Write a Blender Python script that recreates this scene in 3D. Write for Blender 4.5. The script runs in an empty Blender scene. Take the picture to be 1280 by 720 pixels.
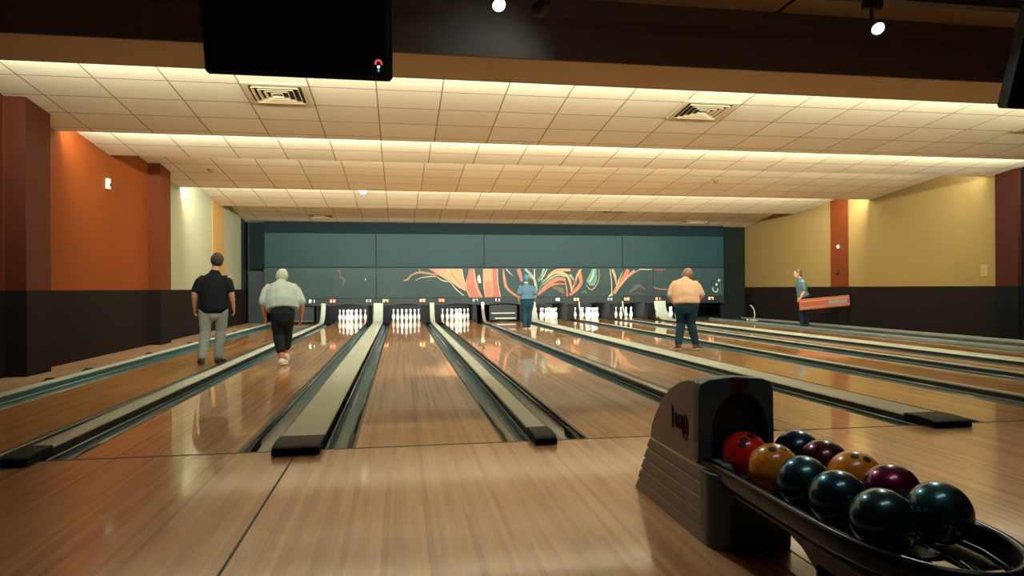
import bpy, bmesh, math, random
from mathutils import Vector, Matrix
random.seed(7)
PI = math.pi
SC = bpy.context.scene
COL = SC.collection

# ------------------------------------------------------------------ camera
CAM_Y, CAM_Z = -4.81, 1.092
YAW, PITCH, ROLL = math.radians(9.28), math.radians(-0.01), math.radians(-0.26)
cy, sy, cp, sp = math.cos(YAW), math.sin(YAW), math.cos(PITCH), math.sin(PITCH)
fwd = Vector((sy*cp, cy*cp, -sp)); rgt = Vector((cy, -sy, 0)); up = rgt.cross(fwd)
r2 = math.cos(ROLL)*rgt + math.sin(ROLL)*up
u2 = -math.sin(ROLL)*rgt + math.cos(ROLL)*up
cam_data = bpy.data.cameras.new('camera')
cam_data.sensor_width = 36.0
cam_data.lens = 855.2*36/1280
cam_data.clip_start = 0.05
cam = bpy.data.objects.new('camera', cam_data)
COL.objects.link(cam)
M = Matrix(((r2.x, u2.x, -fwd.x, 0), (r2.y, u2.y, -fwd.y, CAM_Y), (r2.z, u2.z, -fwd.z, CAM_Z), (0, 0, 0, 1)))
cam.matrix_world = M
SC.camera = cam

# ------------------------------------------------------------------ world, exposure
w = bpy.data.worlds.new('world'); SC.world = w; w.use_nodes = True
w.node_tree.nodes['Background'].inputs[1].default_value = 0.05
w.node_tree.nodes['Background'].inputs[0].default_value = (0.30, 0.55, 0.75, 1)
SC.view_settings.view_transform = 'Standard'
SC.view_settings.look = 'None'
SC.view_settings.exposure = 0.0
SC.view_settings.gamma = 1.0
SC.view_settings.use_curve_mapping = False

# ------------------------------------------------------------------ lights
LIP_Z = 3.33
LIPS = [2.54, 5.68, 7.44, 11.08, 14.50]            # Y of each lip of the stepped ceiling
HI = [3.66, 3.53, 3.70, 3.68, 3.62]                # height right behind each lip
BACK_Y = 17.40

def area(name, loc, direction, sx, sy_, power, color, spread=PI):
    d = bpy.data.lights.new(name, 'AREA'); d.shape = 'RECTANGLE'; d.size = sx; d.size_y = sy_
    d.energy = power; d.color = color; d.spread = spread
    o = bpy.data.objects.new(name, d); COL.objects.link(o)
    o.location = loc
    o.rotation_euler = Vector(direction).to_track_quat('-Z', 'Y').to_euler()
    return o
COVE = (0.96, 1.0, 0.79)
for y, x0, x1, pw in ((LIPS[0], -4.6, 11.8, 400), (LIPS[1], -4.6, 11.8, 500), (LIPS[2], -3.4, 11.8, 260), (LIPS[3], -4.6, 11.8, 760)):
    area('cove_lamp', ((x0+x1)/2, y+0.10, 3.368), (0, 1, 0.04), x1-x0, 0.06, pw, COVE)
area('front_fill', (1.5, -3.6, 3.85), (0, 0.25, -1), 1.6, 0.5, 12, (0.95, 1.0, 0.85))  # added fill for the front zone, out of view, no fixture built
# pin deck lamps are added with the pinsetters; track lamps with the track

# ------------------------------------------------------------------ material helpers
def new_mat(name):
    m = bpy.data.materials.new(name); m.use_nodes = True
    nt = m.node_tree
    return m, nt, nt.nodes['Principled BSDF']
def pbr(name, color, rough=0.5, metal=0.0, coat=0.0, var=0.0, scale=3.0, bump=0.0, spec=0.5, bscale=None):
    m, nt, b = new_mat(name)
    b.inputs['Base Color'].default_value = (*color, 1)
    b.inputs['Roughness'].default_value = rough
    b.inputs['Metallic'].default_value = metal
    b.inputs['Coat Weight'].default_value = coat
    b.inputs['Coat Roughness'].default_value = 0.06
    b.inputs['Specular IOR Level'].default_value = spec
    tc = nt.nodes.new('ShaderNodeTexCoord')
    if var > 0:
        n = nt.nodes.new('ShaderNodeTexNoise'); n.inputs['Scale'].default_value = scale
        n.inputs['Detail'].default_value = 5
        nt.links.new(tc.outputs['Object'], n.inputs['Vector'])
        mx = nt.nodes.new('ShaderNodeMix'); mx.data_type = 'RGBA'
        mx.inputs['A'].default_value = (*[c*(1-var) for c in color], 1)
        mx.inputs['B'].default_value = (*[min(1, c*(1+var)) for c in color], 1)
        nt.links.new(n.outputs['Fac'], mx.inputs['Factor'])
        nt.links.new(mx.outputs['Result'], b.inputs['Base Color'])
    if bump > 0:
        n2 = nt.nodes.new('ShaderNodeTexNoise'); n2.inputs['Scale'].default_value = bscale or scale*8
        nt.links.new(tc.outputs['Object'], n2.inputs['Vector'])
        bp = nt.nodes.new('ShaderNodeBump'); bp.inputs['Strength'].default_value = bump
        bp.inputs['Distance'].default_value = 0.01
        nt.links.new(n2.outputs['Fac'], bp.inputs['Height'])
        nt.links.new(bp.outputs['Normal'], b.inputs['Normal'])
    return m
def emit(name, color, strength):
    m, nt, b = new_mat(name)
    b.inputs['Base Color'].default_value = (*color, 1)
    b.inputs['Emission Color'].default_value = (*color, 1)
    b.inputs['Emission Strength'].default_value = strength
    return m
def math_node(nt, op, a, b=None):
    n = nt.nodes.new('ShaderNodeMath'); n.operation = op
    for i, v in enumerate((a, b)):
        if v is None: continue
        if isinstance(v, (int, float)): n.inputs[i].default_value = v
        else: nt.links.new(v, n.inputs[i])
    return n.outputs[0]
def wood(name, tones, rough, coat, board=0.0275, blen=1.3, seam=0.35, bumpy=0.0, crough=0.05):
    """narrow boards running along Y, each with its own tone"""
    m, nt, b = new_mat(name)
    tc = nt.nodes.new('ShaderNodeTexCoord'); sep = nt.nodes.new('ShaderNodeSeparateXYZ')
    nt.links.new(tc.outputs['Object'], sep.inputs[0])
    xb = math_node(nt, 'DIVIDE', sep.outputs[0], board)
    bi = math_node(nt, 'FLOOR', xb)
    wn = nt.nodes.new('ShaderNodeTexWhiteNoise'); wn.noise_dimensions = '1D'
    nt.links.new(bi, wn.inputs['W'])
    yo = math_node(nt, 'ADD', math_node(nt, 'DIVIDE', sep.outputs[1], blen), math_node(nt, 'MULTIPLY', wn.outputs['Value'], 7.0))
    yi = math_node(nt, 'FLOOR', yo)
    cmb = nt.nodes.new('ShaderNodeCombineXYZ'); nt.links.new(bi, cmb.inputs[0]); nt.links.new(yi, cmb.inputs[1])
    wn2 = nt.nodes.new('ShaderNodeTexWhiteNoise'); wn2.noise_dimensions = '3D'
    nt.links.new(cmb.outputs[0], wn2.inputs['Vector'])
    # grain stretched along Y
    mp = nt.nodes.new('ShaderNodeMapping'); mp.inputs['Scale'].default_value = (60, 1.6, 1)
    nt.links.new(tc.outputs['Object'], mp.inputs['Vector'])
    gn = nt.nodes.new('ShaderNodeTexNoise'); gn.inputs['Scale'].default_value = 1.0; gn.inputs['Detail'].default_value = 4
    nt.links.new(mp.outputs[0], gn.inputs['Vector'])
    mp2 = nt.nodes.new('ShaderNodeMapping'); mp2.inputs['Scale'].default_value = (7, 0.5, 1)
    nt.links.new(tc.outputs['Object'], mp2.inputs['Vector'])
    g2 = nt.nodes.new('ShaderNodeTexNoise'); g2.inputs['Scale'].default_value = 1.0; g2.inputs['Detail'].default_value = 2
    nt.links.new(mp2.outputs[0], g2.inputs['Vector'])
    f = math_node(nt, 'ADD', math_node(nt, 'MULTIPLY', wn2.outputs['Value'], 0.30), math_node(nt, 'MULTIPLY', gn.outputs['Fac'], 0.30))
    f = math_node(nt, 'ADD', f, math_node(nt, 'MULTIPLY', g2.outputs['Fac'], 0.45))
    cr = nt.nodes.new('ShaderNodeValToRGB'); nt.links.new(f, cr.inputs[0])
    cr.color_ramp.elements[0].position = 0.25; cr.color_ramp.elements[0].color = (*tones[0], 1)
    cr.color_ramp.elements[1].position = 0.85; cr.color_ramp.elements[1].color = (*tones[2], 1)
    e = cr.color_ramp.elements.new(0.52); e.color = (*tones[1], 1)
    fr = math_node(nt, 'FRACT', xb)
    sm = math_node(nt, 'LESS_THAN', fr, 0.05)
    mx = nt.nodes.new('ShaderNodeMix'); mx.data_type = 'RGBA'
    nt.links.new(math_node(nt, 'MULTIPLY', sm, seam), mx.inputs['Factor'])
    nt.links.new(cr.outputs[0], mx.inputs['A']); mx.inputs['B'].default_value = (*[c*0.35 for c in tones[0]], 1)
    nt.links.new(mx.outputs['Result'], b.inputs['Base Color'])
    b.inputs['Roughness'].default_value = rough
    b.inputs['Coat Weight'].default_value = coat; b.inputs['Coat Roughness'].default_value = crough
    b.inputs['Specular IOR Level'].default_value = 0.5
    if bumpy:
        n3 = nt.nodes.new('ShaderNodeTexNoise'); n3.inputs['Scale'].default_value = 9
        nt.links.new(tc.outputs['Object'], n3.inputs['Vector'])
        bp = nt.nodes.new('ShaderNodeBump'); bp.inputs['Strength'].default_value = bumpy; bp.inputs['Distance'].default_value = 0.002
        nt.links.new(n3.outputs['Fac'], bp.inputs['Height']); nt.links.new(bp.outputs[0], b.inputs['Normal'])
        nt.links.new(bp.outputs[0], b.inputs['Coat Normal'])
    return m
def tile_mat(name, color, line, x0, y0, dx=0.8, dy=0.6, lw=0.018):
    """suspended ceiling tiles with a grid of thin runners"""
    m, nt, b = new_mat(name)
    tc = nt.nodes.new('ShaderNodeTexCoord'); sep = nt.nodes.new('ShaderNodeSeparateXYZ')
    nt.links.new(tc.outputs['Object'], sep.inputs[0])
    def ln(sock, o, d):
        t = math_node(nt, 'DIVIDE', math_node(nt, 'SUBTRACT', sock, o), d)
        fr = math_node(nt, 'FRACT', math_node(nt, 'ADD', t, 100.5))
        return t, math_node(nt, 'LESS_THAN', math_node(nt, 'ABSOLUTE', math_node(nt, 'SUBTRACT', fr, 0.5)), lw/d/2)
    tx, lx = ln(sep.outputs[0], x0, dx); ty, ly = ln(sep.outputs[1], y0, dy)
    ll = math_node(nt, 'MAXIMUM', lx, ly)
    cmb = nt.nodes.new('ShaderNodeCombineXYZ')
    nt.links.new(math_node(nt, 'FLOOR', tx), cmb.inputs[0]); nt.links.new(math_node(nt, 'FLOOR', ty), cmb.inputs[1])
    wn = nt.nodes.new('ShaderNodeTexWhiteNoise'); nt.links.new(cmb.outputs[0], wn.inputs['Vector'])
    ns = nt.nodes.new('ShaderNodeTexNoise'); ns.inputs['Scale'].default_value = 2.0; ns.inputs['Detail'].default_value = 6
    nt.links.new(tc.outputs['Object'], ns.inputs['Vector'])
    f = math_node(nt, 'ADD', math_node(nt, 'MULTIPLY', wn.outputs['Value'], 0.6), math_node(nt, 'MULTIPLY', ns.outputs['Fac'], 0.4))
    mx = nt.nodes.new('ShaderNodeMix'); mx.data_type = 'RGBA'
    mx.inputs['A'].default_value = (*[c*0.90 for c in color], 1); mx.inputs['B'].default_value = (*[min(1, c*1.06) for c in color], 1)
    nt.links.new(f, mx.inputs['Factor'])
    m2 = nt.nodes.new('ShaderNodeMix'); m2.data_type = 'RGBA'
    nt.links.new(ll, m2.inputs['Factor']); nt.links.new(mx.outputs['Result'], m2.inputs['A']); m2.inputs['B'].default_value = (*line, 1)
    nt.links.new(m2.outputs['Result'], b.inputs['Base Color'])
    b.inputs['Roughness'].default_value = 0.85; b.inputs['Specular IOR Level'].default_value = 0.2
    return m

# ------------------------------------------------------------------ mesh helpers
def link(name, bm, mats, parent=None, smooth=False, bevel=0.0, autos=None):
    me = bpy.data.meshes.new(name)
    bmesh.ops.recalc_face_normals(bm, faces=bm.faces)
    bm.to_mesh(me); bm.free()
    if not isinstance(mats, (list, tuple)): mats = [mats]
    for m in mats: me.materials.append(m)
    if smooth:
        for p in me.polygons: p.use_smooth = True
    o = bpy.data.objects.new(name, me); COL.objects.link(o)
    if parent is not None: o.parent = parent
    if bevel:
        md = o.modifiers.new('bevel', 'BEVEL'); md.width = bevel; md.segments = 3; md.limit_method = 'ANGLE'
        md.angle_limit = math.radians(40)
        for p in me.polygons: p.use_smooth = True
        wn = o.modifiers.new('wn', 'WEIGHTED_NORMAL'); wn.keep_sharp = True
    return o
def tag(o, label=None, cat=None, group=None, kind=None):
    if label: o['label'] = label
    if cat: o['category'] = cat
    if group: o['group'] = group
    if kind: o['kind'] = kind
    return o
def empty(name, loc=(0, 0, 0), rz=0.0):
    o = bpy.data.objects.new(name, None); COL.objects.link(o); o.location = loc; o.rotation_euler = (0, 0, rz)
    o.empty_display_size = 0.1
    return o
def box(bm, x0, x1, y0, y1, z0, z1, mi=0):
    vs = [bm.verts.new(p) for p in ((x0, y0, z0), (x1, y0, z0), (x1, y1, z0), (x0, y1, z0), (x0, y0, z1), (x1, y0, z1), (x1, y1, z1), (x0, y1, z1))]
    for f in ((0, 3, 2, 1), (4, 5, 6, 7), (0, 1, 5, 4), (1, 2, 6, 5), (2, 3, 7, 6), (3, 0, 4, 7)):
        bm.faces.new([vs[i] for i in f]).material_index = mi
    return vs
def bx(name, x0, x1, y0, y1, z0, z1, mat, parent=None, bevel=0.0):
    bm = bmesh.new(); box(bm, x0, x1, y0, y1, z0, z1)
    return link(name, bm, mat, parent, bevel=bevel)
def prism(bm, poly, axis, a0, a1, mi=0):
    """closed polygon (2-D points) extruded along an axis from a0 to a1"""
    def P(p, a):
        if axis == 'x': return (a, p[0], p[1])
        if axis == 'y': return (p[0], a, p[1])
        return (p[0], p[1], a)
    A = [bm.verts.new(P(p, a0)) for p in poly]; B = [bm.verts.new(P(p, a1)) for p in poly]
    n = len(poly)
    for i in range(n):
        bm.faces.new((A[i], A[(i+1) % n], B[(i+1) % n], B[i])).material_index = mi
    bm.faces.new(A[::-1]).material_index = mi; bm.faces.new(B).material_index = mi
def tube(bm, pts, rad, seg=10, closed=False, mi=0):
    pts = [Vector(p) for p in pts]; n = len(pts); rings = []
    rads = rad if isinstance(rad, (list, tuple)) else [rad]*n
    nrm = None
    for i, p in enumerate(pts):
        if closed: t = (pts[(i+1) % n]-pts[i-1]).normalized()
        else: t = (pts[min(i+1, n-1)]-pts[max(i-1, 0)]).normalized()
        if nrm is None:
            a = Vector((0, 0, 1)) if abs(t.z) < 0.9 else Vector((1, 0, 0))
            nrm = (a-t*a.dot(t)).normalized()
        else: nrm = (nrm-t*nrm.dot(t)).normalized()
        bn = t.cross(nrm)
        rings.append([bm.verts.new(p+rads[i]*(math.cos(2*PI*k/seg)*nrm+math.sin(2*PI*k/seg)*bn)) for k in range(seg)])
    m = n if closed else n-1
    for i in range(m):
        A, B = rings[i], rings[(i+1) % n]
        for k in range(seg):
            bm.faces.new((A[k], A[(k+1) % seg], B[(k+1) % seg], B[k])).material_index = mi
    if not closed:
        bm.faces.new(rings[0][::-1]).material_index = mi; bm.faces.new(rings[-1]).material_index = mi
def lathe(bm, prof, seg=24, c=(0, 0, 0), mi=None):
    rings = []
    for r, z in prof:
        rings.append([bm.verts.new((c[0]+r*math.cos(2*PI*k/seg), c[1]+r*math.sin(2*PI*k/seg), c[2]+z)) for k in range(seg)] if r > 1e-6 else [bm.verts.new((c[0], c[1], c[2]+z))])
    for i in range(len(rings)-1):
        A, B = rings[i], rings[i+1]
        idx = mi[i] if mi else 0
        for k in range(seg):
            k2 = (k+1) % seg
            if len(A) == 1 and len(B) == 1: continue
            if len(A) == 1: f = bm.faces.new((A[0], B[k], B[k2]))
            elif len(B) == 1: f = bm.faces.new((A[k], A[k2], B[0]))
            else: f = bm.faces.new((A[k], A[k2], B[k2], B[k]))
            f.material_index = idx
def sheet(bm, poly, mi=0):
    f = bm.faces.new([bm.verts.new(p) for p in poly]); f.material_index = mi
    return f
def sph(bm, c, r, seg=20, rings=14, sc=(1, 1, 1), rot=None, mi=0):
    mt = Matrix.Translation(c) @ (rot.to_4x4() if rot else Matrix.Identity(4)) @ Matrix.Diagonal((r*sc[0], r*sc[1], r*sc[2], 1))
    d = bmesh.ops.create_uvsphere(bm, u_segments=seg, v_segments=rings, radius=1.0, matrix=mt)
    for v in d['verts']:
        for f in v.link_faces: f.material_index = mi

# ------------------------------------------------------------------ materials
MAT = {}
MAT['approach'] = wood('approach_maple', ((0.34, 0.135, 0.055), (0.60, 0.285, 0.130), (0.78, 0.44, 0.225)), 0.32, 0.75, blen=2.4, crough=0.09)
MAT['lane'] = wood('lane_wood', ((0.33, 0.105, 0.024), (0.60, 0.275, 0.080), (0.80, 0.46, 0.19)), 0.34, 0.95, blen=3.5, crough=0.045)
MAT['side_wood'] = wood('side_platform_wood', ((0.20, 0.11, 0.06), (0.28, 0.165, 0.095), (0.34, 0.21, 0.13)), 0.6, 0.0, board=0.09)
MAT['foul'] = pbr('foul_line_black', (0.012, 0.010, 0.009), 0.5)
MAT['gutter'] = pbr('gutter_teal_plastic', (0.030, 0.100, 0.120), 0.28, coat=0.4, var=0.25, scale=1.5)
MAT['gutter_dark'] = pbr('gutter_dark_trim', (0.012, 0.014, 0.016), 0.4)  # near-black trim along the lane edges
MAT['cap'] = pbr('divider_cap_grey_green', (0.46, 0.50, 0.44), 0.42, var=0.15, scale=1.2)
MAT['cap_silver'] = pbr('divider_cap_silver', (0.52, 0.53, 0.48), 0.25, metal=0.6)
MAT['cap_side'] = pbr('divider_side_dark', (0.03, 0.03, 0.035), 0.4)
MAT['rubber'] = pbr('black_rubber', (0.004, 0.008, 0.010), 0.5, var=0.3, scale=20, spec=0.12)
MAT['rail'] = pbr('bumper_rail_steel', (0.16, 0.17, 0.17), 0.3, metal=0.5)
MAT['orange'] = pbr('orange_wall_paint', (0.20, 0.040, 0.004), 0.6, spec=0.25, var=0.08, scale=1.2, bump=0.08, bscale=60)
MAT['rust'] = pbr('rust_red_paint', (0.135, 0.026, 0.005), 0.6, spec=0.25, var=0.08, scale=1.2, bump=0.08, bscale=60)
MAT['maroon'] = pbr('shaded_maroon_paint', (0.08, 0.017, 0.008), 0.6, spec=0.2, var=0.1)  # rust tone darkened: shade of the unlit pilaster front put into the colour
MAT['cream'] = pbr('cream_wall_paint', (0.30, 0.29, 0.205), 0.7, spec=0.3, var=0.05, scale=1.0, bump=0.08, bscale=60)
MAT['amber'] = pbr('amber_paint', (0.42, 0.22, 0.07), 0.6, var=0.05)
MAT['mustard'] = pbr('mustard_wall_paint', (0.265, 0.175, 0.062), 0.65, spec=0.3, var=0.06, scale=0.8, bump=0.08, bscale=60)
MAT['dado'] = pbr('dark_brown_carpet_wall', (0.011, 0.006, 0.006), 0.9, spec=0.15, var=0.25, scale=30)
MAT['dark_wall'] = pbr('dark_side_wall', (0.006, 0.006, 0.008), 0.9, spec=0.1)
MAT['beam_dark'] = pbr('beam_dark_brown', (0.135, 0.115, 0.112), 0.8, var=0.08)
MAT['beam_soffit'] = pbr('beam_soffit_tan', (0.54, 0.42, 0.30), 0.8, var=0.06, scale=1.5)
MAT['lip'] = pbr('lip_trim_cream', (0.72, 0.64, 0.48), 0.6)
MAT['teal_panel'] = pbr('dark_teal_panel', (0.003, 0.033, 0.044), 0.5, var=0.35, spec=0.3, scale=0.9)
MAT['mural_bg'] = pbr('mural_slate_ground', (0.022, 0.048, 0.055), 0.45, spec=0.3, var=0.35, scale=1.6)
MAT['navy'] = pbr('navy_black_panel', (0.010, 0.020, 0.026), 0.5, var=0.2)
MAT['seam'] = pbr('seam_black', (0.008, 0.012, 0.014), 0.7)
MAT['valance'] = pbr('valance_dark_teal', (0.008, 0.020, 0.026), 0.4)
MAT['pin'] = pbr('pin_white_plastic', (0.82, 0.82, 0.76), 0.25, coat=0.3)
MAT['pin_red'] = pbr('pin_stripe_red', (0.55, 0.03, 0.03), 0.3)
MAT['black'] = pbr('matte_black', (0.008, 0.010, 0.013), 0.5)
MAT['gloss_black'] = pbr('gloss_black', (0.008, 0.012, 0.018), 0.18)
MAT['screen'] = pbr('dark_screen', (0.004, 0.006, 0.012), 0.22)
MAT['white'] = pbr('white_plastic', (0.75, 0.75, 0.70), 0.4)
MAT['grille'] = pbr('vent_tan', (0.55, 0.43, 0.28), 0.5)
MAT['vent_dark'] = pbr('vent_dark', (0.012, 0.016, 0.02), 0.7)
MAT['hood'] = pbr('hood_taupe_plastic', (0.26, 0.205, 0.165), 0.42, var=0.08, scale=2, bump=0.05, bscale=200)
MAT['hood_front'] = pbr('hood_slate_plastic', (0.038, 0.070, 0.092), 0.36)
MAT['tray'] = pbr('tray_black_plastic', (0.004, 0.006, 0.008), 0.28, spec=0.3)
MAT['steel'] = pbr('steel', (0.45, 0.47, 0.46), 0.3, metal=0.9)
MAT['lamp_glass'] = emit('lamp_glow', (1.0, 0.96, 0.80), 9.0)
TX0 = -0.276

# =================================================================== STRUCTURE
def struct(o): o['kind'] = 'structure'; return o
XL, XR = -4.76, 12.0
# --- floor: approach deck (boards), sub floor, side platforms
bm = bmesh.new()
box(bm, XL-0.3, XR+3, -8.0, 0.0, -0.12, 0.0)
struct(link('floor', bm, [MAT['approach']]))
struct(bx('floor', XL-0.3, XR+0.4, 0.0, 21.0, -0.30, -0.16, MAT['black']))
struct(bx('floor', XL-0.2, -3.97, 0.0, 20.0, -0.16, 0.03, MAT['side_wood']))
struct(bx('floor', 10.50, 11.70, 0.0, 20.0, -0.16, 0.0, pbr('grey_green_ledge', (0.035, 0.055, 0.053), 0.35, var=0.2)))
# black joint lines of the approach
bm = bmesh.new()
box(bm, -0.695, -0.683, -7.0, -0.20, 0.0, 0.0025)
struct(link('trim_1', bm, MAT['foul']))
bm = bmesh.new()
box(bm, -4.0, 12.0, -0.022, 0.0, -0.001, 0.0015)
struct(link('trim_2', bm, MAT['foul']))

# --- left wall
Y1, Y2 = 5.02, 9.85
def wall_x(name, x_in, side, segs, z0, z1, thick=0.2):
    """wall along Y made of stretches [(y0, y1, material index)]"""
    bm = bmesh.new()
    for (a, b, mi, za, zb) in segs:
        if side < 0: box(bm, x_in-thick, x_in, a, b, za, zb, mi)
        else: box(bm, x_in, x_in+thick, a, b, za, zb, mi)
    return bm
DZ = 1.09
mats = [MAT['dado'], MAT['orange'], MAT['cream'], MAT['amber'], MAT['maroon'], MAT['navy']]
bm = wall_x('wall_left', XL, -1, [(-8, 21, 0, -0.1, DZ), (-8, 4.4, 4, DZ, 4.8), (4.4, 9.9, 1, DZ, 4.8), (9.9, 17.0, 2, DZ, 4.8), (17.0, 21, 5, DZ, 4.8)], 0, 0)
struct(link('wall_left', bm, mats))
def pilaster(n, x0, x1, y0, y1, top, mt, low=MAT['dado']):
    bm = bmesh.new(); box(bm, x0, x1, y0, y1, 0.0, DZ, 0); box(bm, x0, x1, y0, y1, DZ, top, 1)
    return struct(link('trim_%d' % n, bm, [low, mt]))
pilaster(3, XL-0.05, -4.52, 4.42, 5.02, 3.72, MAT['maroon'])
pilaster(4, XL-0.05, -4.54, 9.25, 9.85, 3.66, MAT['rust'])
pilaster(5, XL-0.05, -4.745, 13.75, 14.95, 3.72, MAT['amber'])
# --- right wall
mats = [MAT['dado'], MAT['mustard'], MAT['dark_wall']]
bm = wall_x('wall_right', XR, 1, [(6.8, 21, 0, -0.1, DZ), (-8, 6.8, 2, -0.1, 4.8), (6.8, 21, 1, DZ, 4.8)], 0, 0)
struct(link('wall_right', bm, mats))
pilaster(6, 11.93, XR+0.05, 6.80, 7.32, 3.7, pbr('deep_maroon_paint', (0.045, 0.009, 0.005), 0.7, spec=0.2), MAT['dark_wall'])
pilaster(7, 11.96, XR+0.05, 12.02, 12.75, 3.7, MAT['rust'])
# --- back wall behind the pinsetters
struct(bx('wall_back', XL-0.2, XR+0.2, 20.6, 20.8, -0.2, 4.8, MAT['black']))

struct(bx('wall_front', XL-0.3, XR+3, -8.2, -8.0, -0.2, 4.8, pbr('rear_wall_dark', (0.05, 0.05, 0.055), 0.8)))
# --- stepped ceiling: each section slopes down to the next lip, lamps hide behind the lips
ends = LIPS[1:] + [17.62]
for i, (ya, yb) in enumerate(zip(LIPS, ends)):
    z_end = LIP_Z if i < 4 else 3.20
    tm = tile_mat('ceiling_tiles_%d' % i, (0.74, 0.66, 0.52), (0.30, 0.21, 0.13), TX0-0.02*i, ya)
    bm = bmesh.new()
    za = HI[i]
    # tile plane with thickness
    vs = [(XL, ya+0.02, za), (XR, ya+0.02, za), (XR, yb+0.03, z_end), (XL, yb+0.03, z_end)]
    A = [bm.verts.new(v) for v in vs]; B = [bm.verts.new((v[0], v[1], v[2]+0.05)) for v in vs]
    bm.faces.new(A[::-1]); bm.faces.new(B)
    for k in range(4): bm.faces.new((A[k], A[(k+1) % 4], B[(k+1) % 4], B[k]))
    struct(link('ceiling', bm, tm))
    # fascia facing the pins at the start of the section, with the lip trim
    if i:
        bm = bmesh.new(); box(bm, XL, XR, ya+0.031, ya+0.05, LIP_Z+0.012, za+0.05)
        struct(link('trim_%d' % (7+i), bm, MAT['lip']))
# big front beam
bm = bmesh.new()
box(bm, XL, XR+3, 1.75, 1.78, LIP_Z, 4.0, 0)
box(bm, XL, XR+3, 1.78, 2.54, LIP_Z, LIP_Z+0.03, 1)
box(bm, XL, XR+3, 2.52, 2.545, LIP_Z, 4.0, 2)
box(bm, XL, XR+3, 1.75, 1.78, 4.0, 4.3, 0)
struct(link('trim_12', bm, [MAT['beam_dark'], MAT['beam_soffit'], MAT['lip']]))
# ceiling of the front zone
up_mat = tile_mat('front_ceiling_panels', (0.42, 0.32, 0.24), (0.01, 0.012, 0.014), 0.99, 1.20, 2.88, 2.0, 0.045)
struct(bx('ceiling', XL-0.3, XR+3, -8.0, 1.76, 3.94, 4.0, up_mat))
struct(bx('ceiling', XL-0.3, XR+3, 1.76, 21.0, 4.78, 4.84, MAT['black']))

# =================================================================== LANES
LANES = [(-3.602, -2.664), (-2.082, -1.085), (-0.310, 0.706), (1.347, 2.393), (2.855, 3.848), (4.634, 5.503), (6.044, 7.016), (7.571, 8.250), (9.10, 10.10)]
LANE_WORD = ['nearest the orange wall, without pins', 'under the person in the pale shirt',
             'between the two nearest black end caps', 'running behind the ball return hood',
             'ending at a dark sweep bar, without pins', 'under the person in the peach top',
             'seventh from the left', 'eighth from the left',
             'beside the grey ledge at the far right']
LSHORT = ['far left lane', 'second lane from left', 'third lane from left', 'fourth lane from left', 'fifth lane', 'sixth lane from left', 'seventh lane from left', 'eighth lane from left', 'far right lane']
LANE_END = 19.95
for i, (a, b) in enumerate(LANES):
    o = bx('bowling_lane', a, b, 0.004, LANE_END, -0.14, 0.0, MAT['lane'])
    tag(o, 'glossy wooden bowling lane ' + LANE_WORD[i], 'bowling lane', 'bowling lanes')

def trough(bm, a, b, y0, y1, depth=0.085, seg=12):
    """half round gutter open at the top with a small flange, closed underneath"""
    prof = [(a, -0.004)]
    for k in range(seg+1):
        t = PI*k/seg
        prof.append(((a+b)/2-(b-a)/2*0.94*math.cos(t), -0.012-depth*math.sin(t)))
    prof.append((b, -0.004)); prof.append((b, -0.13)); prof.append((a, -0.13))
    prism(bm, prof, 'y', y0, y1)
def cap_body(bm, c0, c1, h, y0, y1, rise=True):
    """long rounded cap, curving up to the masking at its far end"""
    path = [(y0, h), (y1-0.9, h)]
    if rise:
        for k in range(1, 9):
            t = k/8
            path.append((y1-0.9+0.75*math.sin(t*PI/2), h+0.58*(1-math.cos(t*PI/2))))
    w_ = c1-c0; n = 6
    sec = [(-0.5, -0.020), (-0.5, -0.012)]+[(-0.5+0.5*(1-math.cos(PI*k/n/1.0)), 0.0) for k in ()]
    sec += [(-0.46, -0.003), (-0.3, 0.0), (0, 0.002), (0.3, 0.0), (0.46, -0.003), (0.5, -0.012), (0.5, -0.020)]
    rings = []
    for j, (y, z) in enumerate(path):
        if j == 0: t = Vector((0, 1, 0))
        else:
            t = Vector((0, path[min(j+1, len(path)-1)][0]-path[j-1][0], path[min(j+1, len(path)-1)][1]-path[j-1][1])).normalized()
        nn = Vector((0, -t.z, t.y))
        rings.append([bm.verts.new(Vector(((c0+c1)/2+s[0]*w_, y, z))+nn*s[1]) for s in sec])
    for A, B in zip(rings, rings[1:]):
        m_ = len(A)
        for k in range(m_): bm.faces.new((A[k], A[(k+1) % m_], B[(k+1) % m_], B[k]))
    bm.faces.new(rings[0][::-1]); bm.faces.new(rings[-1])
DIV = [  # gap left, gap right, cap left, cap right, cap material, label
    (-2.664, -2.082, -2.425, -2.285, 'cap', 'narrow grey lane divider with gutters, between the far left lane and the second lane'),
    (-1.085, -0.310, -0.830, -0.535, 'cap', 'wide pale grey lane divider with black end cap, left of the middle lane'),
    (0.706, 1.347, 0.925, 1.070, 'cap', 'narrow pale lane divider with small black end cap, right of the middle lane'),
    (2.393, 2.855, 2.570, 2.670, 'cap_silver', 'thin silver topped lane divider running behind the ball return hood'),
    (3.848, 4.634, 4.040, 4.360, 'cap', 'wide pale lane divider with long black end cap, right of the ball return'),
    (5.503, 6.044, 5.800, 5.850, 'cap', 'dark lane divider just behind the feet of the person in the peach top'),
    (7.016, 7.571, 7.290, 7.340, 'cap', 'dark lane divider third from the right wall'),
    (8.250, 9.100, 8.420, 8.820, 'cap', 'wide pale lane divider nearest the grey ledge on the right'),
]
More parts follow.
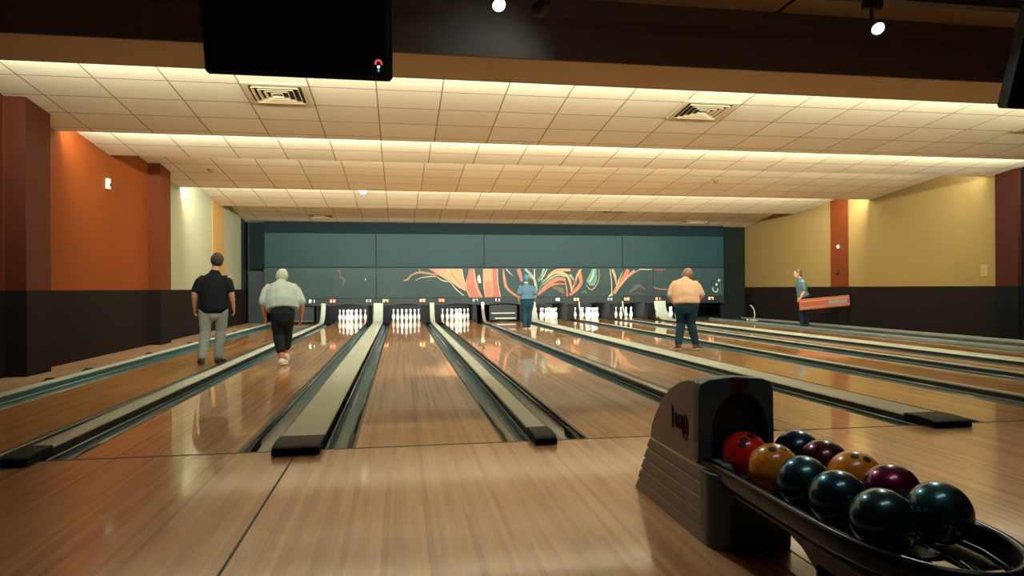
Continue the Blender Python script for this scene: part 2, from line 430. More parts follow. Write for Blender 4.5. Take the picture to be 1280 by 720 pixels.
for i, (a, b, c0, c1, cm, lab) in enumerate(DIV):
    root = tag(empty('lane_divider', ((c0+c1)/2, 0.0, 0.0)), lab, 'lane divider', 'lane dividers')
    off = -(c0+c1)/2
    for (g0, g1) in ((a+off, c0+off), (c1+off, b+off)):
        bm = bmesh.new(); trough(bm, g0+0.022, g1-0.004 if g1 > 0 and g0 > 0 else g1, 0.006, 17.0)
        o = link('gutter', bm, MAT['gutter'], root, smooth=False)
    # dark lips along the lane edges
    for x0, x1 in ((a+off, a+off+0.020), (b+off-0.020, b+off)):
        bx('edge_strip', x0, x1, 0.006, 17.0, -0.13, -0.003, MAT['gutter_dark'], root)
    # retracted bumper rail lying in each gutter, with its black foot
    for sgn, x in ((1, a+off+0.045), (-1, b+off-0.045)):
        bm = bmesh.new(); tube(bm, [(x, 0.42, -0.028), (x, 16.6, -0.028)], 0.013, 8)
        r = link('bumper_rail', bm, MAT['rail'], root, smooth=True)
        bm = bmesh.new(); prism(bm, [(0.06, -0.10), (0.06, -0.03), (0.30, -0.010), (0.50, -0.010), (0.50, -0.05), (0.46, -0.10)], 'x', x-0.018, x+0.018)
        link('rail_foot', bm, MAT['rubber'], r)
    bm = bmesh.new(); cap_body(bm, c0+off, c1+off, 0.062, 0.14, 17.25)
    link('cap', bm, MAT[cm], root)
    bx('cap_base', c0+off+0.012, c1+off-0.012, 0.14, 16.25, -0.13, 0.043, MAT['cap_side'], root)
    # black end cap reaching onto the approach
    hw = (c1-c0)/2+0.006
    bm = bmesh.new()
    prism(bm, [(0.17, 0.003), (0.17, 0.066), (0.02, 0.070), (-0.12, 0.062), (-0.155, 0.045), (-0.165, 0.003)], 'x', -hw, hw)
    link('end_cap', bm, MAT['rubber'], root, bevel=0.008)
    # kickback boards at the pin deck
    bx('kickback', a+off+0.05, a+off+0.09, 17.50, 19.95, -0.13, 0.95, MAT['seam'], root)
    if i == 2 or i == 4 or i == 3: pass
# far left gutter with white rail, far right gutter with rails
root = tag(empty('side_gutter', (-3.75, 0, 0)), 'teal gutter with a white top rail along the left side platform', 'gutter')
bm = bmesh.new(); trough(bm, -0.095, 0.145, 0.006, 17.0); link('gutter', bm, MAT['gutter'], root)
bx('top_rail', -0.205, -0.100, 0.0, 17.2, -0.13, 0.068, MAT['cap'], root, bevel=0.006)
bx('wall_strip', -0.100, -0.096, 0.006, 17.0, -0.12, 0.05, MAT['gutter'], root)
for y in (1.6, 2.75, 3.86, 4.85, 7.05, 9.2, 11.0, 12.85, 14.6):
    bm = bmesh.new(); prism(bm, [(y-0.09, 0.031), (y-0.07, 0.052), (y-0.03, 0.060), (y+0.01, 0.080), (y+0.05, 0.062), (y+0.08, 0.05), (y+0.09, 0.031)], 'x', -0.30, -0.21)
    link('bracket', bm, MAT['black'], root)
root = tag(empty('side_gutter', (10.25, 0, 0)), 'dark gutter with pale rail at the foot of the right wall ledge', 'gutter')
bm = bmesh.new(); trough(bm, -0.148, 0.15, 0.006, 17.0); link('gutter', bm, MAT['gutter'], root)
bx('top_rail', 0.165, 0.248, 0.0, 17.2, -0.14, 0.052, MAT['cap_silver'], root, bevel=0.006)
o = bx('ledge_rail', 11.70, 11.78, 0.0, 17.4, -0.14, 0.055, MAT['cap_silver'], bevel=0.006)
tag(o, 'thin pale rail along the base of the dark right wall', 'rail')
struct(bx('floor', 11.78, 12.0, 0.0, 20.0, -0.14, 0.0, MAT['black']))

# =================================================================== PINS
def pin_profile():
    return [(0.0, 0.0), (0.026, 0.0), (0.030, 0.006), (0.0385, 0.035), (0.0480, 0.070), (0.0575, 0.100), (0.0605, 0.118), (0.0575, 0.145),
            (0.0495, 0.175), (0.0390, 0.205), (0.0290, 0.232), (0.0245, 0.250), (0.0232, 0.262), (0.0236, 0.272), (0.0245, 0.284), (0.0270, 0.305), (0.0310, 0.325),
            (0.0325, 0.342), (0.0300, 0.360), (0.0215, 0.374), (0.010, 0.380), (0.0, 0.381)]
bm = bmesh.new()
prof = pin_profile()
mi = [1 if (0.236 < (prof[i][1]+prof[i+1][1])/2 < 0.256 or 0.270 < (prof[i][1]+prof[i+1][1])/2 < 0.290) else 0 for i in range(len(prof)-1)]
lathe(bm, prof, 16, mi=mi)
PIN = link('bowling_pin', bm, [MAT['pin'], MAT['pin_red']], smooth=True)
first = True
ROWN = ['foremost', 'left in second row', 'right in second row', 'left in third row', 'middle in third row', 'right in third row',
        'far left in back row', 'centre left in back row', 'centre right in back row', 'far right in back row']
for li in (1, 2, 3, 5, 6, 7, 8):
    a, b = LANES[li]; cx = (a+b)/2; wd = min(0.295, (b-a)*0.28)
    if li == 8: cx = 9.58
    n = 0
    for r in range(4):
        for k in range(r+1):
            x = cx+(k-r/2)*wd; y = 18.00+r*0.264
            o = PIN if first else PIN.copy()
            if not first: COL.objects.link(o)
            first = False
            o.location = (x, y, 0.0); o.scale = (1, 1, 1.06)
            tag(o, 'white bowling pin with red stripes, %s on %s' % (ROWN[n], LSHORT[li]), 'bowling pin', 'pins standing at the lane ends')
            n += 1
    area('pin_deck_lamp', (cx, 17.62, 0.70), (0, 1, -0.28), 0.9, 0.12, 25.0 if li != 8 else 15.0, (1.0, 1.0, 0.90), PI*0.8)

# sweep bars lowered on the empty lanes
bm = bmesh.new()
root = tag(empty('sweep_bar', (3.35, 17.5, 0.0)), 'dark lowered sweep bar with two white stripes closing an empty lane', 'sweep bar')
bx('shield', -0.46, 0.46, 0.0, 0.05, 0.04, 0.62, MAT['navy'], root)
bx('stripe', -0.40, 0.40, -0.012, 0.0, 0.255, 0.285, MAT['white'], root)
bx('stripe', -0.28, 0.42, -0.012, 0.0, 0.085, 0.120, MAT['white'], root)
root = tag(empty('sweep_bar', (-3.13, 17.5, 0.0)), 'dark lowered sweep bar closing the far left lane', 'sweep bar')
bx('shield', -0.45, 0.45, 0.0, 0.05, 0.04, 0.62, MAT['navy'], root)
bx('stripe', -0.40, 0.40, -0.012, 0.0, 0.07, 0.10, MAT['rail'], root)

# =================================================================== MASKING UNIT
root = tag(empty('masking_unit', (0, 0, 0)), 'dark teal masking wall above the pins with a mural of orange and mint swirls', 'masking wall')
xs = [-4.17, -0.754, 2.709, 7.416, 11.07]
for x0, x1 in zip(xs, xs[1:]):
    bx('upper_panel', x0+0.010, x1-0.010, BACK_Y, BACK_Y+0.04, 1.785, 2.845, MAT['teal_panel'], root, bevel=0.004)
bx('header', -4.17, 11.07, BACK_Y+0.005, BACK_Y+0.05, 2.85, 3.20, pbr('header_dark_teal', (0.001, 0.011, 0.017), 0.7, spec=0.2), root)
bx('seam_backing', -4.17, 11.07, BACK_Y+0.045, BACK_Y+0.07, 0.56, 3.20, MAT['seam'], root)
xs = [-4.17, -0.754, 2.709, 8.49, 11.07]
for x0, x1 in zip(xs, xs[1:]):
    bx('mural_panel', x0+0.006, x1-0.006, BACK_Y, BACK_Y+0.04, 0.79, 1.752, MAT['mural_bg'], root, bevel=0.003)
# dark returns either side
struct(bx('trim_21', -4.70, -4.17, BACK_Y+0.25, BACK_Y+0.30, 0.0, 3.25, MAT['navy']))
struct(bx('trim_22', -4.60, -4.17, BACK_Y-0.02, BACK_Y+0.05, 1.72, 3.15, pbr('return_dark_teal', (0.002, 0.009, 0.013), 0.7, spec=0.15)))
struct(bx('trim_23', 11.07, 11.98, BACK_Y+0.25, BACK_Y+0.30, 0.0, 3.25, pbr('return_grey_green', (0.008, 0.012, 0.010), 0.8, spec=0.15)))
# mural brush strokes
ART = [
    ('l',(190,130,105),[(0.07,1.343,0.0083),(0.223,1.381,0.0303),(0.376,1.534,0.022),(0.605,1.611,0.033),(0.861,1.585,0.0358),(1.169,1.52,0.0275)]),
    ('l',(225,215,175),[(0.502,1.367,0.0041),(0.707,1.449,0.0096),(1.014,1.482,0.0124),(1.143,1.469,0.0069)]),
    ('l',(190,140,115),[(0.606,1.727,0.0138),(0.656,1.598,0.0138)]),
    ('p',(225,165,118),[(0.913,1.727),(1.195,1.533),(1.4,1.417),(1.658,1.286),(1.865,1.117),(2.099,0.999),(2.126,1.181),(2.023,1.467),(1.985,1.727)]),
    ('p',(215,130,105),[(0.913,1.727),(1.041,1.727),(1.323,1.494),(1.452,1.391),(1.22,1.52)]),
    ('l',(225,215,175),[(1.505,1.727,0.0083),(1.66,1.546,0.0138),(1.788,1.286,0.0165),(1.943,1.116,0.0083)]),
    ('l',(225,185,110),[(1.686,1.727,0.0165),(1.815,1.52,0.0275),(1.97,1.285,0.0192),(2.06,1.077,0.0083)]),
    ('l',(180,110,70),[(1.608,1.624,0.0069),(1.763,1.39,0.0124),(1.969,1.103,0.0069)]),
    ('l',(225,215,175),[(1.985,1.727,0.0083),(2.036,1.415,0.011),(2.151,1.05,0.0083)]),
    ('l',(225,215,175),[(1.169,1.469,0.0083),(1.348,1.352,0.0151),(1.607,1.286,0.0124),(1.787,1.065,0.0151),(2.046,0.856,0.011)]),
    ('p',(208,112,92),[(2.207,1.727),(2.39,1.727),(2.428,1.467),(2.518,1.101),(2.661,0.787),(2.216,0.79),(2.099,1.077),(2.114,1.363),(2.18,1.545)]),
    ('l',(225,165,118),[(2.364,1.727,0.0206),(2.402,1.414,0.0275),(2.492,1.049,0.0275),(2.635,0.8,0.0165)]),
    ('l',(225,165,118),[(2.127,1.363,0.011),(2.125,1.077,0.0206),(2.255,0.802,0.0138)]),
    ('p',(225,235,215),[(2.494,1.492),(2.559,1.532),(2.598,1.388),(2.611,1.257),(2.519,1.258),(2.48,1.388)]),
    ('p',(225,165,118),[(2.665,1.727),(2.995,1.727),(3.006,1.361),(3.07,0.797),(2.727,0.799),(2.676,1.179)]),
    ('p',(215,95,80),[(2.969,1.727),(3.14,1.727),(3.152,1.36),(3.216,0.796),(3.017,0.797),(2.993,1.308)]),
    ('l',(225,215,175),[(3.154,1.727,0.0083),(3.16,1.308,0.0096),(3.242,0.796,0.0124)]),
    ('p',(220,130,95),[(2.729,1.309),(2.914,1.361),(2.991,0.798),(2.753,0.799)]),
    ('l',(222,120,75),[(3.339,1.727,0.0206),(3.378,1.412,0.0413),(3.43,1.149,0.044),(3.575,0.978,0.0358),(3.788,0.832,0.0358),(3.948,0.783,0.0206)]),
    ('l',(225,165,118),[(3.339,1.675,0.0138),(3.364,1.36,0.0192),(3.443,1.11,0.0165)]),
    ('l',(150,190,165),[(3.432,1.727,0.0248),(3.525,1.622,0.022),(3.658,1.491,0.0069)]),
    ('l',(208,112,92),[(3.846,1.728,0.0688),(3.911,1.49,0.055),(3.951,1.306,0.0344)]),
    ('l',(200,90,85),[(4.032,1.437,0.0138),(4.193,1.49,0.0413),(4.3,1.384,0.0138)]),
    ('l',(150,190,165),[(4.06,1.728,0.0413),(4.247,1.543,0.0413),(4.408,1.304,0.0344),(4.46,0.986,0.0206)]),
    ('l',(225,215,175),[(4.383,1.728,0.0138),(4.381,1.357,0.0206),(4.407,1.145,0.0138)]),
    ('l',(150,190,165),[(4.707,1.728,0.0413),(4.625,1.516,0.0275),(4.516,1.304,0.0138)]),
    ('l',(60,140,125),[(4.462,1.357,0.0138),(4.597,1.436,0.0413),(4.65,1.25,0.0413),(4.514,1.013,0.0138)]),
    ('l',(225,235,215),[(4.815,1.728,0.0083),(4.706,1.515,0.0192),(4.597,1.357,0.0083)]),
    ('l',(222,120,75),[(4.459,0.854,0.0275),(4.704,1.065,0.0688),(4.976,1.302,0.0688),(5.249,1.395,0.0619),(5.44,1.341,0.0413)]),
    ('l',(208,112,92),[(4.541,0.88,0.0138),(4.812,1.104,0.0344),(5.112,1.222,0.0344),(5.412,1.221,0.0206)]),
    ('l',(150,190,165),[(4.677,1.197,0.0138),(4.922,1.409,0.0303),(5.222,1.528,0.033),(5.44,1.461,0.0275)]),
    ('l',(225,185,110),[(4.678,1.303,0.0138),(4.977,1.542,0.0303),(5.25,1.608,0.0413),(5.495,1.488,0.0413),(5.604,1.221,0.0344),(5.657,0.873,0.0206)]),
    ('l',(225,165,118),[(4.814,1.462,0.0206),(5.059,1.648,0.0413),(5.332,1.688,0.0481),(5.606,1.688,0.0413)]),
    ('l',(110,100,85),[(4.975,1.09,0.0206),(5.166,1.076,0.0688),(5.302,1.009,0.0825),(5.356,0.902,0.0275)]),
    ('l',(208,112,92),[(5.413,1.355,0.0165),(5.466,1.088,0.0275),(5.492,0.794,0.033)]),
    ('l',(222,120,75),[(5.908,1.701,0.0413),(5.935,1.487,0.0619),(5.961,1.273,0.055),(5.823,1.059,0.0619),(5.575,0.847,0.0413)]),
    ('l',(225,165,118),[(5.991,1.728,0.0165),(5.852,1.541,0.033),(5.769,1.3,0.0275),(5.658,1.034,0.0206)]),
    ('l',(150,190,165),[(5.578,1.541,0.0413),(5.714,1.354,0.0275)]),
    ('p',(200,70,90),[(5.686,1.3),(5.769,1.354),(5.824,1.247),(5.741,1.167)]),
    ('p',(110,170,150),[(6.35,1.728),(6.503,1.728),(6.515,1.352),(6.403,1.151),(6.251,1.178),(6.141,1.326),(6.238,1.486)]),
    ('l',(225,235,215),[(6.406,1.701,0.0083),(6.377,1.486,0.022),(6.265,1.299,0.0138)]),
    ('l',(60,140,125),[(6.461,1.62,0.0138),(6.404,1.352,0.0275),(6.293,1.218,0.0138)]),
    ('l',(190,150,120),[(6.586,1.728,0.011),(6.585,1.405,0.0138),(6.458,1.124,0.022),(6.292,1.03,0.0192),(6.14,1.192,0.0138)]),
    ('l',(60,140,125),[(5.987,0.925,0.0138),(6.098,0.978,0.0275),(6.153,0.897,0.0138)]),
    ('l',(225,215,175),[(6.963,1.728,0.011),(7.017,1.35,0.0138),(7.029,0.892,0.0151)]),
    ('l',(225,185,110),[(7.047,1.714,0.0413),(7.157,1.431,0.0358),(7.184,1.188,0.0138)]),
    ('l',(222,120,75),[(7.608,1.701,0.0688),(7.438,1.403,0.0688),(7.24,1.12,0.0688),(7.099,0.878,0.055)]),
    ('l',(225,165,118),[(7.834,1.674,0.0275),(7.579,1.457,0.0413),(7.353,1.187,0.0275),(7.127,0.919,0.0138)]),
    ('l',(225,215,175),[(7.411,1.62,0.0083),(7.269,1.323,0.0165),(7.184,1.08,0.0083)]),
    ('l',(208,112,92),[(8.033,1.706,0.0165),(7.806,1.592,0.0275),(7.579,1.43,0.0138)]),
    ('l',(225,235,215),[(8.004,1.712,0.0096),(8.26,1.706,0.0124),(8.46,1.706,0.0083)]),
    ('l',(190,50,45),[(8.517,1.701,0.011),(8.774,1.687,0.0248),(8.918,1.712,0.011)]),
    ('l',(195,95,85),[(8.485,1.129,0.0138),(8.657,1.046,0.022),(9.058,1.017,0.0192),(9.404,0.974,0.0138),(9.694,0.959,0.0083)]),
    ('p',(225,215,175),[(6.902,0.785),(7.015,0.919),(7.07,0.838),(6.986,0.771)]),
    ('l',(95,90,80),[(7.633,0.916,0.0275),(7.831,1.077,0.0688),(8.002,1.158,0.055),(8.2,1.021,0.0275)]),
    ('l',(100,60,65),[(7.689,0.834,0.0138),(7.944,0.914,0.0344),(8.142,0.859,0.0138)]),
    ('l',(170,100,70),[(-1.924,1.702,0.0206),(-1.851,1.55,0.011)]),
    ('l',(100,90,80),[(-1.9,1.5,0.0275),(-1.753,1.373,0.0413),(-1.803,1.171,0.0138)]),
    ('p',(225,235,215),[(-1.109,1.409),(-1.072,1.414),(-1.072,1.371),(-1.109,1.371)]),
    ('p',(225,235,215),[(10.837,1.368),(10.911,1.368),(10.91,1.285),(10.837,1.285)]),
    ('p',(225,235,215),[(10.748,1.23),(10.822,1.23),(10.821,1.147),(10.747,1.147)]),
    ('l',(225,215,175),[(10.659,1.092,0.0165),(10.644,1.009,0.0206),(10.746,0.926,0.0206),(10.835,0.981,0.0206),(10.806,1.064,0.0165)]),
    ('l',(150,150,140),[(10.925,1.285,0.0055),(10.938,0.87,0.0055)]),
]
def lin(c): return tuple(((v/255)/12.92 if v/255 <= 0.04045 else ((v/255+0.055)/1.055)**2.4) for v in c)
cols = []; cmats = []
def catmull(pts, n=6):
    out = []
    P_ = [pts[0]]+list(pts)+[pts[-1]]
    for i in range(1, len(P_)-2):
        p0, p1, p2, p3 = P_[i-1], P_[i], P_[i+1], P_[i+2]
        for k in range(n):
            t = k/n
            out.append(tuple(0.5*((2*p1[j])+(-p0[j]+p2[j])*t+(2*p0[j]-5*p1[j]+4*p2[j]-p3[j])*t*t+(-p0[j]+3*p1[j]-3*p2[j]+p3[j])*t**3) for j in range(len(p1))))
    out.append(tuple(pts[-1]))
    return out
art_bm = bmesh.new()
ZT, ZB = 1.750, 0.792
for i, (kind, c, pts) in enumerate(ART):
    if c not in cols:
        cols.append(c)
        cmats.append(pbr('mural_paint', tuple(0.70*(0.85*v+0.15*sum(lin(c))/3) for v in lin(c)), 0.5, var=0.18, scale=6))
    mi = cols.index(c); y = BACK_Y-0.002-0.0004*i
    cl = lambda z: max(ZB, min(ZT, z))
    if kind == 'p':
        f = sheet(art_bm, [(p[0], y, cl(p[1])) for p in pts], mi)
    else:
        q = catmull(pts, 6); L_, R_ = [], []
        for k, p in enumerate(q):
            a_, b_ = q[max(k-1, 0)], q[min(k+1, len(q)-1)]
            dx, dz = b_[0]-a_[0], b_[1]-a_[1]; l = math.hypot(dx, dz) or 1
            nx, nz = -dz/l*max(0.006, p[2]), dx/l*max(0.006, p[2])
            L_.append(art_bm.verts.new((p[0]+nx, y, cl(p[1]+nz)))); R_.append(art_bm.verts.new((p[0]-nx, y, cl(p[1]-nz))))
        for k in range(len(q)-1):
            try: art_bm.faces.new((L_[k], L_[k+1], R_[k+1], R_[k])).material_index = mi
            except ValueError: pass
link('mural_painting', art_bm, cmats, root)
# valance with shallow arches over each lane and lane number lights
bm = bmesh.new()
edges = sorted([x for l in LANES for x in l])
poly = [(-4.17, 0.782)]; poly.append((-4.17, 0.56))
for a, b in LANES:
    for k in range(9):
        t = k/8; poly.append((a+0.02+(b-a-0.04)*t, 0.555+0.045*math.sin(PI*t)))
poly += [(11.07, 0.56), (11.07, 0.782)]
prism(bm, poly, 'y', BACK_Y-0.03, BACK_Y+0.03)
link('valance', bm, MAT['valance'], root)
SEG = {'0': 'abcdef', '1': 'bc', '2': 'abged', '3': 'abgcd', '4': 'fgbc', '5': 'afgcd', '6': 'afgcde', '7': 'abc', '8': 'abcdefg', '9': 'abcdfg', 'r': 'efa', 'U': 'bcdef', 'J': 'bcd'}
def digit(bm, ch, x, z, w_, h, y, t):
    s = {'a': (0, h-t, w_, h), 'g': (0, h/2-t/2, w_, h/2+t/2), 'd': (0, 0, w_, t), 'f': (0, h/2, t, h), 'b': (w_-t, h/2, w_, h), 'e': (0, 0, t, h/2), 'c': (w_-t, 0, w_, h/2)}
    for k in SEG[ch]:
        x0, z0, x1, z1 = s[k]; box(bm, x+x0, x+x1, y-0.006, y, z+z0, z+z1)
EM = {'w': emit('number_white', (0.9, 1.0, 0.85), 1.6), 'o': emit('number_orange', (1.0, 0.50, 0.22), 2.2), 'r': emit('number_red', (1.0, 0.30, 0.18), 2.0), 'd': emit('number_dim', (0.45, 0.55, 0.5), 0.6)}
NUM = [(-2.735, '21', 'w', 'white lit number left of the dark far left opening edge'), (-2.10, '22', 'r', 'small red lit number at the leftmost rising divider'),
       (-0.99, '23', 'd', 'dim number above the right side of the leftmost pins'), (-0.462, '24', 'o', 'orange lit number at the upper left of the middle pins'),
       (0.703, '25', 'o', 'orange and white lit number at the upper right of the middle pins'), (1.32, '26', 'r', 'red orange lit number at the upper left of the third set of pins'),
       (2.411, '27', 'd', 'dim number at the upper right of the third set of pins'), (3.122, '11', 'w', 'white lit number above the dark sweep bar opening'),
       (4.028, '28', 'r', 'red lit number beside the person in the blue cap'), (5.137, '10', 'w', 'white lit number right of the person in the blue cap'),
       (5.793, '00', 'o', 'orange lit number above the fifth set of pins'), (6.958, '29', 'd', 'dim number between the fifth and sixth set of pins'),
       (7.547, '30', 'o', 'orange lit number above the sixth set of pins'), (8.655, '31', 'r', 'pink red lit number left of the peach top'),
       (10.569, '07', 'o', 'white orange lit number right of the peach top')]
for x, s, m_, lab in NUM:
    r = tag(empty('lane_number_light', (x, BACK_Y-0.032, 0.655)), lab, 'number light', 'lane number lights under the mural')
    bx('housing', -0.12, 0.12, -0.010, 0.0, -0.01, 0.105, MAT['black'], r)
    bm = bmesh.new()
    digit(bm, s[0], -0.085, 0.012, 0.065, 0.085, -0.010, 0.020); digit(bm, s[1], 0.015, 0.012, 0.065, 0.085, -0.010, 0.020)
    link('digits', bm, EM[m_], r)

# =================================================================== CEILING AND WALL FIXTURES
def ceil_z(y):
    for i, (ya, yb) in enumerate(zip(LIPS, ends)):
        if ya <= y <= yb:
            ze = LIP_Z if i < 4 else 3.20
            return HI[i]+(ze-HI[i])*(y-ya-0.02)/(yb-ya+0.01), math.atan2(ze-HI[i], yb-ya)
    return 3.6, 0
def vent(x0, x1, y0, y1, lab, detail=True):
    cx, cyy = (x0+x1)/2, (y0+y1)/2; z, sl = ceil_z(cyy)
    r = tag(empty('ceiling_vent', (cx, cyy, z-0.004)), lab, 'ceiling vent', 'ceiling vents')
    r.rotation_euler = (sl, 0, 0)
    hx, hy = (x1-x0)/2, (y1-y0)/2
    bm = bmesh.new()
    for (a, b, c, d) in ((-hx, hx, -hy, -hy+0.06), (-hx, hx, hy-0.06, hy), (-hx, -hx+0.07, -hy+0.06, hy-0.06), (hx-0.07, hx, -hy+0.06, hy-0.06)):
        box(bm, a, b, c, d, -0.016, 0.002)
    link('frame', bm, MAT['grille'], r)
    bx('opening', -hx+0.07, hx-0.07, -hy+0.06, hy-0.06, -0.004, 0.001, MAT['vent_dark'], r)
    # nested square louvres
    for k in range(4):
        f0 = 1-0.22*k-0.10; f1 = f0-0.075
        ax, ay = (hx-0.07), (hy-0.06)
        bm = bmesh.new()
        def ringp(f, z): return [(-ax*f, -ay*f, z), (ax*f, -ay*f, z), (ax*f, ay*f, z), (-ax*f, ay*f, z)]
        A = [bm.verts.new(p) for p in ringp(f0, -0.032)]; B = [bm.verts.new(p) for p in ringp(f1, -0.006)]
        A2 = [bm.verts.new((p[0], p[1], p[2]+0.004)) for p in ringp(f0, -0.032)]; B2 = [bm.verts.new((p[0], p[1], p[2]+0.004)) for p in ringp(f1, -0.006)]
        for j in range(4):
            j2 = (j+1) % 4
            bm.faces.new((A[j], A[j2], B[j2], B[j])); bm.faces.new((A2[j], B2[j], B2[j2], A2[j2]))
            bm.faces.new((A[j], A2[j], A2[j2], A[j2])); bm.faces.new((B[j], B[j2], B2[j2], B2[j]))
        link('louvre', bm, MAT['grille'], r)
vent(-1.86, -1.10, 3.66, 4.32, 'square tan air vent in the nearest ceiling row, below the hanging screen')
vent(3.70, 4.48, 3.66, 4.32, 'square tan air vent in the nearest ceiling row, right of centre')
vent(9.30, 10.06, 3.66, 4.32, 'air vent at the right edge of the nearest ceiling row')
vent(-2.75, -2.0, 16.5, 16.95, 'small dark vent far back on the left of the ceiling')
vent(6.15, 6.95, 15.4, 15.85, 'small dark vent far back right of centre in the ceiling')
vent(9.3, 10.3, 16.7, 17.1, 'small dark vent at the far right end of the ceiling')
def dome(x, y, lab, r_=0.05, mat=None, dep=0.05, name='smoke_detector', cat='smoke detector'):
    z, sl = ceil_z(y)
    o = tag(empty(name, (x, y, z+0.001)), lab, cat)
    bm = bmesh.new(); lathe(bm, [(0, -0.012), (r_*1.3, -0.012), (r_*1.35, -0.004), (r_*1.35, 0.0), (0, 0)], 20); link('base', bm, mat or MAT['white'], o, smooth=True)
    bm = bmesh.new(); lathe(bm, [(r_, -0.012), (r_*0.95, -dep*0.6), (r_*0.6, -dep*0.95), (0, -dep), ], 20); link('dome', bm, mat or MAT['white'], o, smooth=True)
tanm = pbr('sprinkler_brass', (0.30, 0.17, 0.09), 0.5)
dome(-0.90, 12.6, 'white smoke detector on the brightest far ceiling band', 0.09, None, 0.09)
dome(-3.72, 9.6, 'small brown sprinkler above the left cream wall', 0.045, tanm, 0.06, 'sprinkler', 'sprinkler')
dome(7.0, 9.6, 'small brown sprinkler in the ceiling right of centre', 0.05, tanm, 0.06, 'sprinkler', 'sprinkler')
dome(10.4, 11.9, 'small brown sprinkler near the right wall pilaster', 0.05, tanm, 0.06, 'sprinkler', 'sprinkler')

r = tag(empty('thermostat', (XL+0.001, 7.37, 2.75)), 'small white sensor box on the orange wall', 'sensor')
bx('body', 0.0, 0.05, -0.05, 0.05, 0.0, 0.175, MAT['white'], r, bevel=0.006)
bx('sensor_window', 0.05, 0.056, 0.0, 0.05, 0.05, 0.10, MAT['black'], r)
r = tag(empty('wall_vent', (XR-0.001, 7.66, 1.30)), 'tan vent plate on the mustard wall near the right edge', 'vent')
bx('plate', -0.015, 0.0, -0.075, 0.075, 0.0, 0.24, pbr('plate_tan', (0.48, 0.31, 0.12), 0.5), r, bevel=0.003)
bm = bmesh.new()
for k in range(6): box(bm, -0.020, -0.015, -0.055, 0.055, 0.025+k*0.034, 0.040+k*0.034)
link('slats', bm, pbr('slat_brown', (0.30, 0.18, 0.07), 0.5), r)
r = tag(empty('motion_sensor', (11.959, 12.40, 2.19)), 'small round pale disc on the rust red pilaster', 'sensor')
bm = bmesh.new(); lathe(bm, [(0, 0), (0.055, 0), (0.05, 0.03), (0, 0.035)], 18); bmesh.ops.rotate(bm, verts=bm.verts, matrix=Matrix.Rotation(-PI/2, 3, 'Y')); link('disc', bm, MAT['white'], r, smooth=True)
r = tag(empty('outlet_box', (11.959, 12.42, 1.43)), 'small dark box with a pale spot low on the rust red pilaster', 'outlet box')
bx('box', -0.04, 0.0, -0.05, 0.05, 0.0, 0.10, MAT['black'], r, bevel=0.004)
bx('button', -0.048, -0.04, -0.03, 0.0, 0.05, 0.08, MAT['steel'], r)
# small hook and bottle on the dado at the left
r = tag(empty('wall_hook', (XL+0.001, 15.75, 1.09)), 'thin black hook standing on the dark dado of the left cream wall', 'hook')
bm = bmesh.new(); tube(bm, [(0.02, 0, 0), (0.02, 0, 0.14)], 0.022, 8); link('peg', bm, MAT['black'], r, smooth=True)
bm = bmesh.new(); tube(bm, [(0.02, -0.25, 0.10), (0.02, -0.28, 0.3), (0.02, -0.22, 0.38), (0.02, -0.10, 0.40), (0.02, 0.02, 0.42)], 0.008, 8); link('wire', bm, MAT['white'], r, smooth=True)
# gooseneck stand by the right wall
r = tag(empty('gooseneck_stand', (11.35, 15.9, 0.0)), 'small gooseneck stand with round pale base by the dark right wall', 'stand')
bm = bmesh.new(); lathe(bm, [(0, 0), (0.17, 0), (0.17, 0.03), (0.12, 0.055), (0, 0.06)], 24); link('base', bm, MAT['cap_silver'], r, smooth=True)
bm = bmesh.new(); tube(bm, [(0.02, 0, 0.05), (0.04, 0, 0.2), (0.01, 0, 0.36), (-0.05, 0, 0.46), (-0.12, 0, 0.50)], 0.018, 10); link('arm', bm, MAT['cap'], r, smooth=True)
bm = bmesh.new(); sph(bm, (-0.22, 0, 0.03), 0.032, 14, 10); link('foot_knob', bm, MAT['white'], r, smooth=True)

